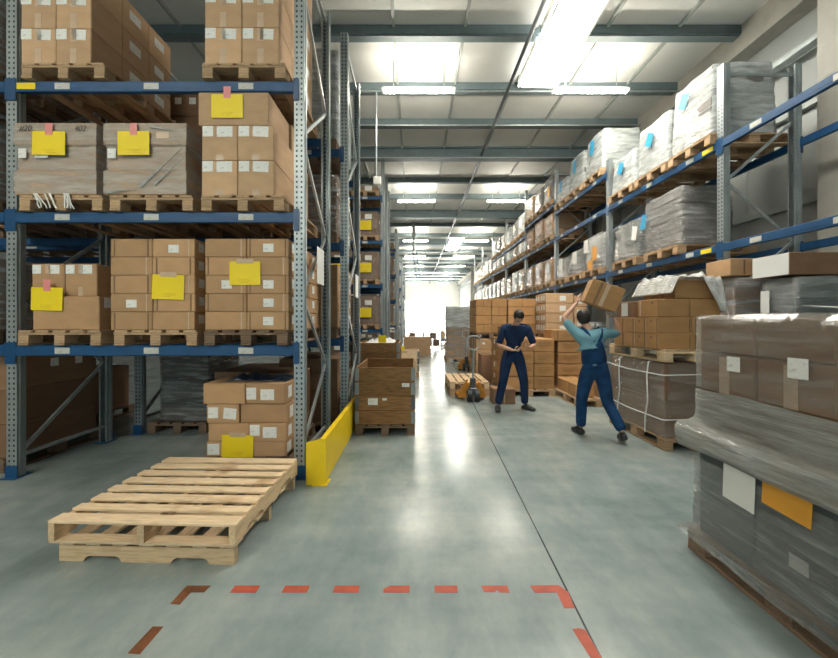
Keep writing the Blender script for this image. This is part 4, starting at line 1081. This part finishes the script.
# ------------------------------------------------------------------ pallet trucks
def pallet_truck(label):
    t = thing('pallet_truck', label, 'pallet truck', (0, 0, 0), 0, 'hand pallet trucks')
    g = MB()
    for x in (-.19, .19):
        g.prism([(.10, .04), (1.2, .045), (1.2, .08), (.1, .092)], 'x', x - .075, x + .075)
    part('forks', g, 'jack', t)
    g = MB(); g.prism([(-.27, .06), (.27, .06), (.27, .12), (.12, .33), (-.12, .33), (-.27, .12)], 'y', .08, .12); g.box(-.1, .1, -.02, .1, .30, .36, .01)
    part('lift_frame', g, 'jack', t)
    g = MB()
    for x in (-.2, .2): g.bar((x * 1.28, .06, .13), (x * .45, .05, .40), .03, .03)
    part('side_strut', g, 'jack', t)
    g = MB(); g.tube([(0, -.02, .12), (0, -.02, .44)], .055, 14); g.box(-.07, .07, -.09, .06, .17, .26, .01); part('pump', g, 'steel_dark', t)
    for x in (-.07, .07):
        w = part('steer_wheel', MB().tube([(x - .04, -.06, .115), (x + .04, -.06, .115)], .115, 24), 'rubber', t)
        part('wheel_hub', MB().tube([(x - .044, -.06, .115), (x + .044, -.06, .115)], .045, 14), 'galv', w)
    for x in (-.19, .19): part('load_roller', MB().tube([(x - .05, 1.1, .04), (x + .05, 1.1, .04)], .04, 14), 'rubber', t)
    h = part('handle_shaft', MB().tube([(0, -.02, .40), (0, -.09, 1.0)], .02, 10), 'galv', t)
    pts = []
    for i in range(25):
        a = -PI / 2 + 2 * PI * i / 25
        r_ = 1.0; px = math.cos(a); pz = math.sin(a)
        px = math.copysign(abs(px) ** .7, px); pz = math.copysign(abs(pz) ** .7, pz)
        w = .095 + .045 * (pz + 1) / 2
        pts.append((px * w, -.105 - .01 * pz, 1.11 + pz * .13))
    part('handle_loop', MB().tube(pts, .014, 8, True), 'galv', h)
    part('lever', MB().bar((0, -.105, .98), (.0, -.115, 1.2), .012, .012), 'steel_dark', h)
    return t
pt = pallet_truck('orange hand pallet truck parked at pale pallets, facing the camera')
pt.location = (1.115, 6.88, 0); pt.rotation_euler = (0, 0, .0)
p2_ = copy_tree(pt); p2_.location = (1.60, 11.05, 0); p2_.rotation_euler = (0, 0, -.15)
retag(p2_, 'grey-handled pallet truck standing behind, beside the tall mid-aisle stack')
t = pallet(1.12, 7.88, .148, 'upper pale pallet behind the orange pallet truck', 'new')
t = pallet(1.12, 7.88, 0.0, 'lower pallet behind the orange pallet truck', 'wood')

# ------------------------------------------------------------------ people
def skin(name, pts, edges, root, sub=2):
    me = bpy.data.meshes.new(name); me.from_pydata([p for p, r in pts], edges, [])
    o = bpy.data.objects.new(name, me); COL.objects.link(o)
    md = o.modifiers.new('skin', 'SKIN'); md.use_smooth_shade = True
    sv = me.skin_vertices[0].data
    for i, (p, r) in enumerate(pts):
        sv[i].radius = r if isinstance(r, tuple) else (r, r); sv[i].use_root = (i == root)
    s = o.modifiers.new('sub', 'SUBSURF'); s.levels = sub; s.render_levels = sub
    bpy.context.view_layer.update()
    out = bpy.data.meshes.new_from_object(o.evaluated_get(bpy.context.evaluated_depsgraph_get()))
    bpy.data.objects.remove(o); bpy.data.meshes.remove(me); return out
def sphere(c, r, rot=None, n=(20, 14)):
    vs, fs = [], []; a, b = n
    for i in range(b + 1):
        th = PI * i / b
        for j in range(a):
            ph = 2 * PI * j / a; v = Vector((r[0] * math.sin(th) * math.cos(ph), r[1] * math.sin(th) * math.sin(ph), r[2] * math.cos(th)))
            if rot: v = rot @ v
            vs.append(v + Vector(c))
    for i in range(b):
        for j in range(a): fs.append((i * a + j, i * a + (j + 1) % a, (i + 1) * a + (j + 1) % a, (i + 1) * a + j))
    return vs, fs
def combine(meshes, mat, name, voxel=None):
    mb = MB()
    for m in meshes:
        if isinstance(m, tuple): mb.add(*m)
        else: mb.add([v.co for v in m.vertices], [tuple(p.vertices) for p in m.polygons])
    me = mb.mesh(name, mat, True)
    if voxel:
        o = bpy.data.objects.new('tmp', me); COL.objects.link(o)
        r = o.modifiers.new('r', 'REMESH'); r.mode = 'VOXEL'; r.voxel_size = voxel; r.use_smooth_shade = True
        s = o.modifiers.new('s', 'SMOOTH'); s.iterations = 2; s.factor = .5
        bpy.context.view_layer.update()
        out = bpy.data.meshes.new_from_object(o.evaluated_get(bpy.context.evaluated_depsgraph_get()))
        bpy.data.objects.remove(o); out.materials.clear(); out.materials.append(M[mat]); me = out; me.name = name
        me.polygons.foreach_set('use_smooth', [True] * len(me.polygons))
    return me
def lerp(a, b, t): return Vector(a).lerp(Vector(b), t)
def hand(w, d, palm, thumb, curl=1.0):
    """five fingers from the wrist: d = direction of the fingers, palm = palm normal, thumb = direction to the thumb side"""
    w, d, palm, thumb = Vector(w), Vector(d).normalized(), Vector(palm).normalized(), Vector(thumb).normalized()
    out = [skin('h', [(w - d * .02, (.026, .02)), (w + d * .03, (.034, .016)), (w + d * .075, (.038, .014))], [(0, 1), (1, 2)], 0, 1)]
    for k_, (off, ln) in enumerate(((.028, .07), (.010, .08), (-.010, .074), (-.028, .058))):
        b0 = w + d * .065 + thumb * off; p = [b0]; a = 0
        for s, f in enumerate((.42, .33, .25)):
            a += (.28 + .12 * s) * curl; p.append(p[-1] + (d * math.cos(a) + palm * math.sin(a)) * ln * f)
        out.append(skin('f', [(q, .0095 - .0008 * i) for i, q in enumerate(p)], [(0, 1), (1, 2), (2, 3)], 0, 1))
    b0 = w + d * .02 + thumb * .022
    p = [b0, b0 + (thumb * .7 + d * .6 + palm * .2) * .04, b0 + (thumb * .7 + d * .6 + palm * .2) * .04 + (d * .9 + palm * .4 + thumb * .1) * .035]
    out.append(skin('t', [(p[0], .013), (p[1], .011), (p[2], .009)], [(0, 1), (1, 2)], 0, 1))
    return out
def person(label, loc, rz, J, top, bottom, shoe, sleeve, bib, hands, hscale=1.0):
    """J: joints in local space (faces -y)"""
    pel, waist, chest, neck, hc = J['pelvis'], J['waist'], J['chest'], J['neck'], Vector(J['head'])
    up = (hc - Vector(neck)).normalized(); fw = Vector(J['face']).normalized(); fw = (fw - up * fw.dot(up) * .0).normalized()
    rt = fw.cross(up).normalized(); upv = rt.cross(fw).normalized()
    hr = Matrix((rt, -fw, upv)).transposed()
    pts = [(pel, (.12, .085)), (waist, (.11, .075)), (chest, (.125, .08)), (J['nbase'], (.075, .065)), (neck, .052), (lerp(neck, hc, .7), .055)]
    ed = [(0, 1), (1, 2), (2, 3), (3, 4), (4, 5)]
    def chain(start, items):
        prev = start
        for p, r in items:
            pts.append((p, r)); ed.append((prev, len(pts) - 1)); prev = len(pts) - 1
    for s in 'LR':
        chain(2, [(J['sh' + s], .045), (lerp(J['sh' + s], J['el' + s], .5), .042), (J['el' + s], .038), (lerp(J['el' + s], J['wr' + s], .4), .037), (J['wr' + s], .025)])
        chain(0, [(J['hip' + s], .08), (lerp(J['hip' + s], J['kn' + s], .5), .066), (J['kn' + s], .05), (lerp(J['kn' + s], J['an' + s], .4), .055), (J['an' + s], .036)])
    ms = [skin('body', pts, ed, 0)]
    def hp(x, y, z): return hc + hr @ Vector((x, y, z)) * hscale
    ms.append(sphere(hc + hr @ Vector((0, .01, .02)), (.074, .094, .10), hr)); ms.append(sphere(hp(0, -.02, -.045), (.055, .066, .062), hr))
    ms.append(sphere(hp(0, -.092, -.012), (.013, .02, .026), hr, (10, 8))); ms.append(sphere(hp(0, -.075, -.058), (.026, .012, .009), hr, (10, 8)))
    for s in (-1, 1): ms.append(sphere(hp(s * .076, .012, -.005), (.009, .02, .032), hr, (10, 8)))
    for s, hv in hands.items(): ms += hand(J['wr' + s], *hv)
    for s in 'LR': ms.append(sphere(lerp(J['an' + s], J['toe' + s], .35) - Vector((0, 0, .01)), (.02, .03, .018)))
    body = link('person', combine(ms, 'skin', 'person', .0075), None, loc, rz); tag(body, label, 'person')
    for s in (-1, 1):
        e = MB().add(*sphere(hp(s * .031, -.081, .012), (.012, .009, .008), hr, (10, 8))); part('eye', e, 'ink', body, smooth=True)
    # hair: shell over skull, open at the face
    vs, fs = sphere(hc + hr @ Vector((0, .018, .032)), (.083, .098, .103), hr, (28, 20))
    inv = hr.transposed(); keep = []
    for f in fs:
        c = inv @ (sum((vs[i] for i in f), Vector()) / 4 - hc)
        if c.y > -.045 and c.z > -.06 or c.z > .07: keep.append(f)
    part('hair', MB().add(vs, keep), 'hair', body, smooth=True)
    # trousers
    pts = [(pel, (.158, .125)), (lerp(pel, waist, .75), (.15, .112))]; ed = [(0, 1)]
    for s in 'LR': chain(0, [(J['hip' + s], .112), (lerp(J['hip' + s], J['kn' + s], .5), .094), (J['kn' + s], .076), (lerp(J['kn' + s], J['an' + s], .5), .072), (lerp(J['kn' + s], J['an' + s], .97), .066)])
    tr = link('trousers', combine([skin('t', pts, ed, 0)], bottom, 'trousers'), body)
    # top
    pts = [(lerp(pel, waist, .35), (.125, .09)), (waist, (.132, .1)), (lerp(waist, chest, .5), (.170, .128)), (chest, (.190, .136)), (lerp(chest, J['nbase'], .55), (.165, .115)), (J['nbase'], (.088, .082))]; ed = [(0, 1), (1, 2), (2, 3), (3, 4), (4, 5)]
    for s in 'LR': chain(4, [(J['sh' + s], .078), (lerp(J['sh' + s], J['el' + s], .5), .064), (lerp(J['sh' + s], J['el' + s], sleeve), .056)])
    link('shirt', combine([skin('s', pts, ed, 1)], top, 'shirt'), body)
    if bib:
        bk = Vector((0, .02, 0))
        pts = [(lerp(pel, waist, .1), (.175, .14)), (lerp(pel, waist, .8), (.182, .148)), (lerp(waist, chest, .3) + bk, (.165, .15)), (lerp(waist, chest, .75) + bk, (.12, .152)), (lerp(waist, chest, 1.1) + bk, (.06, .14))]
        link('overall_bib', combine([skin('b', pts, [(0, 1), (1, 2), (2, 3), (3, 4)], 0)], bottom, 'overall_bib'), body)
        g = MB(); ch = Vector(chest)
        for s in (-1, 1):
            g.tube([ch + Vector((s * .03, .135, .0)), ch + Vector((s * .07, .125, .07)), ch + Vector((s * .105, .07, .15)), ch + Vector((s * .11, -.01, .175)), ch + Vector((s * .105, -.10, .12)), ch + Vector((s * .08, -.14, -.03))], .022, 8)
        part('overall_straps', g, bottom, body, smooth=True)
    for s in 'LR':
        a, tt = Vector(J['an' + s]), Vector(J['toe' + s]); d_ = (tt - a); d_.z = 0; d_.normalize()
        hl = a - d_ * .06; hl.z = a.z - .045; hl.z = max(hl.z, .04)
        sh = skin('shoe', [(hl, (.042, .042)), (lerp(hl, tt, .4) + Vector((0, 0, .018)), (.05, .05)), (lerp(hl, tt, .75), (.052, .038)), (tt, (.04, .028)), (a + Vector((0, 0, .01)), (.052, .052))], [(0, 1), (1, 2), (2, 3), (1, 4)], 1)
        link('shoe', combine([sh], shoe, 'shoe'), body)
    return body
J1 = dict(pelvis=(0, .08, .93), waist=(0, .03, 1.08), chest=(0, -.06, 1.30), nbase=(0, -.13, 1.455), neck=(0, -.17, 1.50), head=(0.0, -.265, 1.575), face=(.08, -.62, -.78),
          shL=(-.195, -.10, 1.39), elL=(-.29, -.10, 1.12), wrL=(-.10, -.32, 1.05), shR=(.195, -.10, 1.39), elR=(.30, -.12, 1.12), wrR=(.16, -.36, 1.10),
          hipL=(-.10, .07, .90), knL=(-.19, -.02, .50), anL=(-.27, .02, .09), toeL=(-.31, -.16, .032), hipR=(.10, .07, .90), knR=(.17, .0, .50), anR=(.20, .06, .09), toeR=(.35, -.06, .032))
person('person in dark navy workwear standing with head bowed, legs apart', (1.69, 6.12, 0), 0, J1, 'navy', 'navy', 'shoe', .95, False,
       {'L': ((.75, -.6, .1), (.3, .2, .6), (0, -.3, .8)), 'R': ((-.6, -.6, .1), (-.3, .2, .6), (0, -.3, .8))})
# walking person, faces away from the camera (+y): built facing -y, turned round
J2 = dict(pelvis=(-.03, 0, .90), waist=(-.02, -.02, 1.05), chest=(0, -.05, 1.25), nbase=(.02, -.06, 1.395), neck=(.04, -.065, 1.435), head=(.075, -.085, 1.545), face=(-.15, -.95, .05),
          shR=(.19, -.06, 1.36), elR=(.33, -.14, 1.55), wrR=(.105, -.22, 1.77), shL=(-.20, -.05, 1.36), elL=(-.43, -.14, 1.35), wrL=(-.395, -.20, 1.575),
          hipR=(.07, 0, .87), knR=(.10, -.10, .48), anR=(.10, -.12, .09), toeR=(.12, -.33, .032), hipL=(-.12, 0, .87), knL=(-.18, .02, .47), anL=(-.25, .26, .14), toeL=(-.30, .09, .032))
person('person in light blue shirt and navy overalls walking away carrying a carton', (2.33, 4.72, 0), PI, J2, 'shirt', 'navy2', 'shoe', .92, True,
       {'R': ((-.30, 0, .95), (-.95, 0, -.3), (0, .9, 0), .25), 'L': ((.93, 0, .37), (-.37, 0, .93), (0, .9, 0), .2)})
b = carton(-.21, .21, -.16, .16, 0, .32, 'brown carton lifted on the shoulder of the walking person', 'card_orange', [('F', .3, .5, .03, .3, 'seam'), ('F', .5, .5, .05, .3, 'tape')], rz=0)
b.location = (2.49, 4.93, 1.715); b.rotation_euler = (.05, .38, -.25)

# ------------------------------------------------------------------ camera, light and colour
cam = bpy.data.cameras.new('camera'); co = bpy.data.objects.new('camera', cam); COL.objects.link(co)
co.location = (0, 0, 1.52); co.rotation_euler = (PI / 2, 0, 0)
cam.sensor_width = 36; cam.lens = 36 * 362 / 838; cam.shift_x = 5 / 838; cam.shift_y = -8 / 838; cam.clip_start = .05; cam.clip_end = 200
sc.camera = co
w = bpy.data.worlds.new('world'); sc.world = w; w.use_nodes = True
w.node_tree.nodes['Background'].inputs[0].default_value = (.75, .85, 1, 1); w.node_tree.nodes['Background'].inputs[1].default_value = .6
sc.view_settings.view_transform = 'Standard'; sc.view_settings.look = 'None'; sc.view_settings.gamma = 1; sc.view_settings.exposure = .48
sc.view_settings.use_curve_mapping = False
try:
    sc.cycles.use_denoising = True; sc.cycles.max_bounces = 8; sc.cycles.diffuse_bounces = 3; sc.cycles.transparent_max_bounces = 16
    sc.cycles.sample_clamp_indirect = 6
except Exception: pass
print('OBJECTS', len(bpy.data.objects))
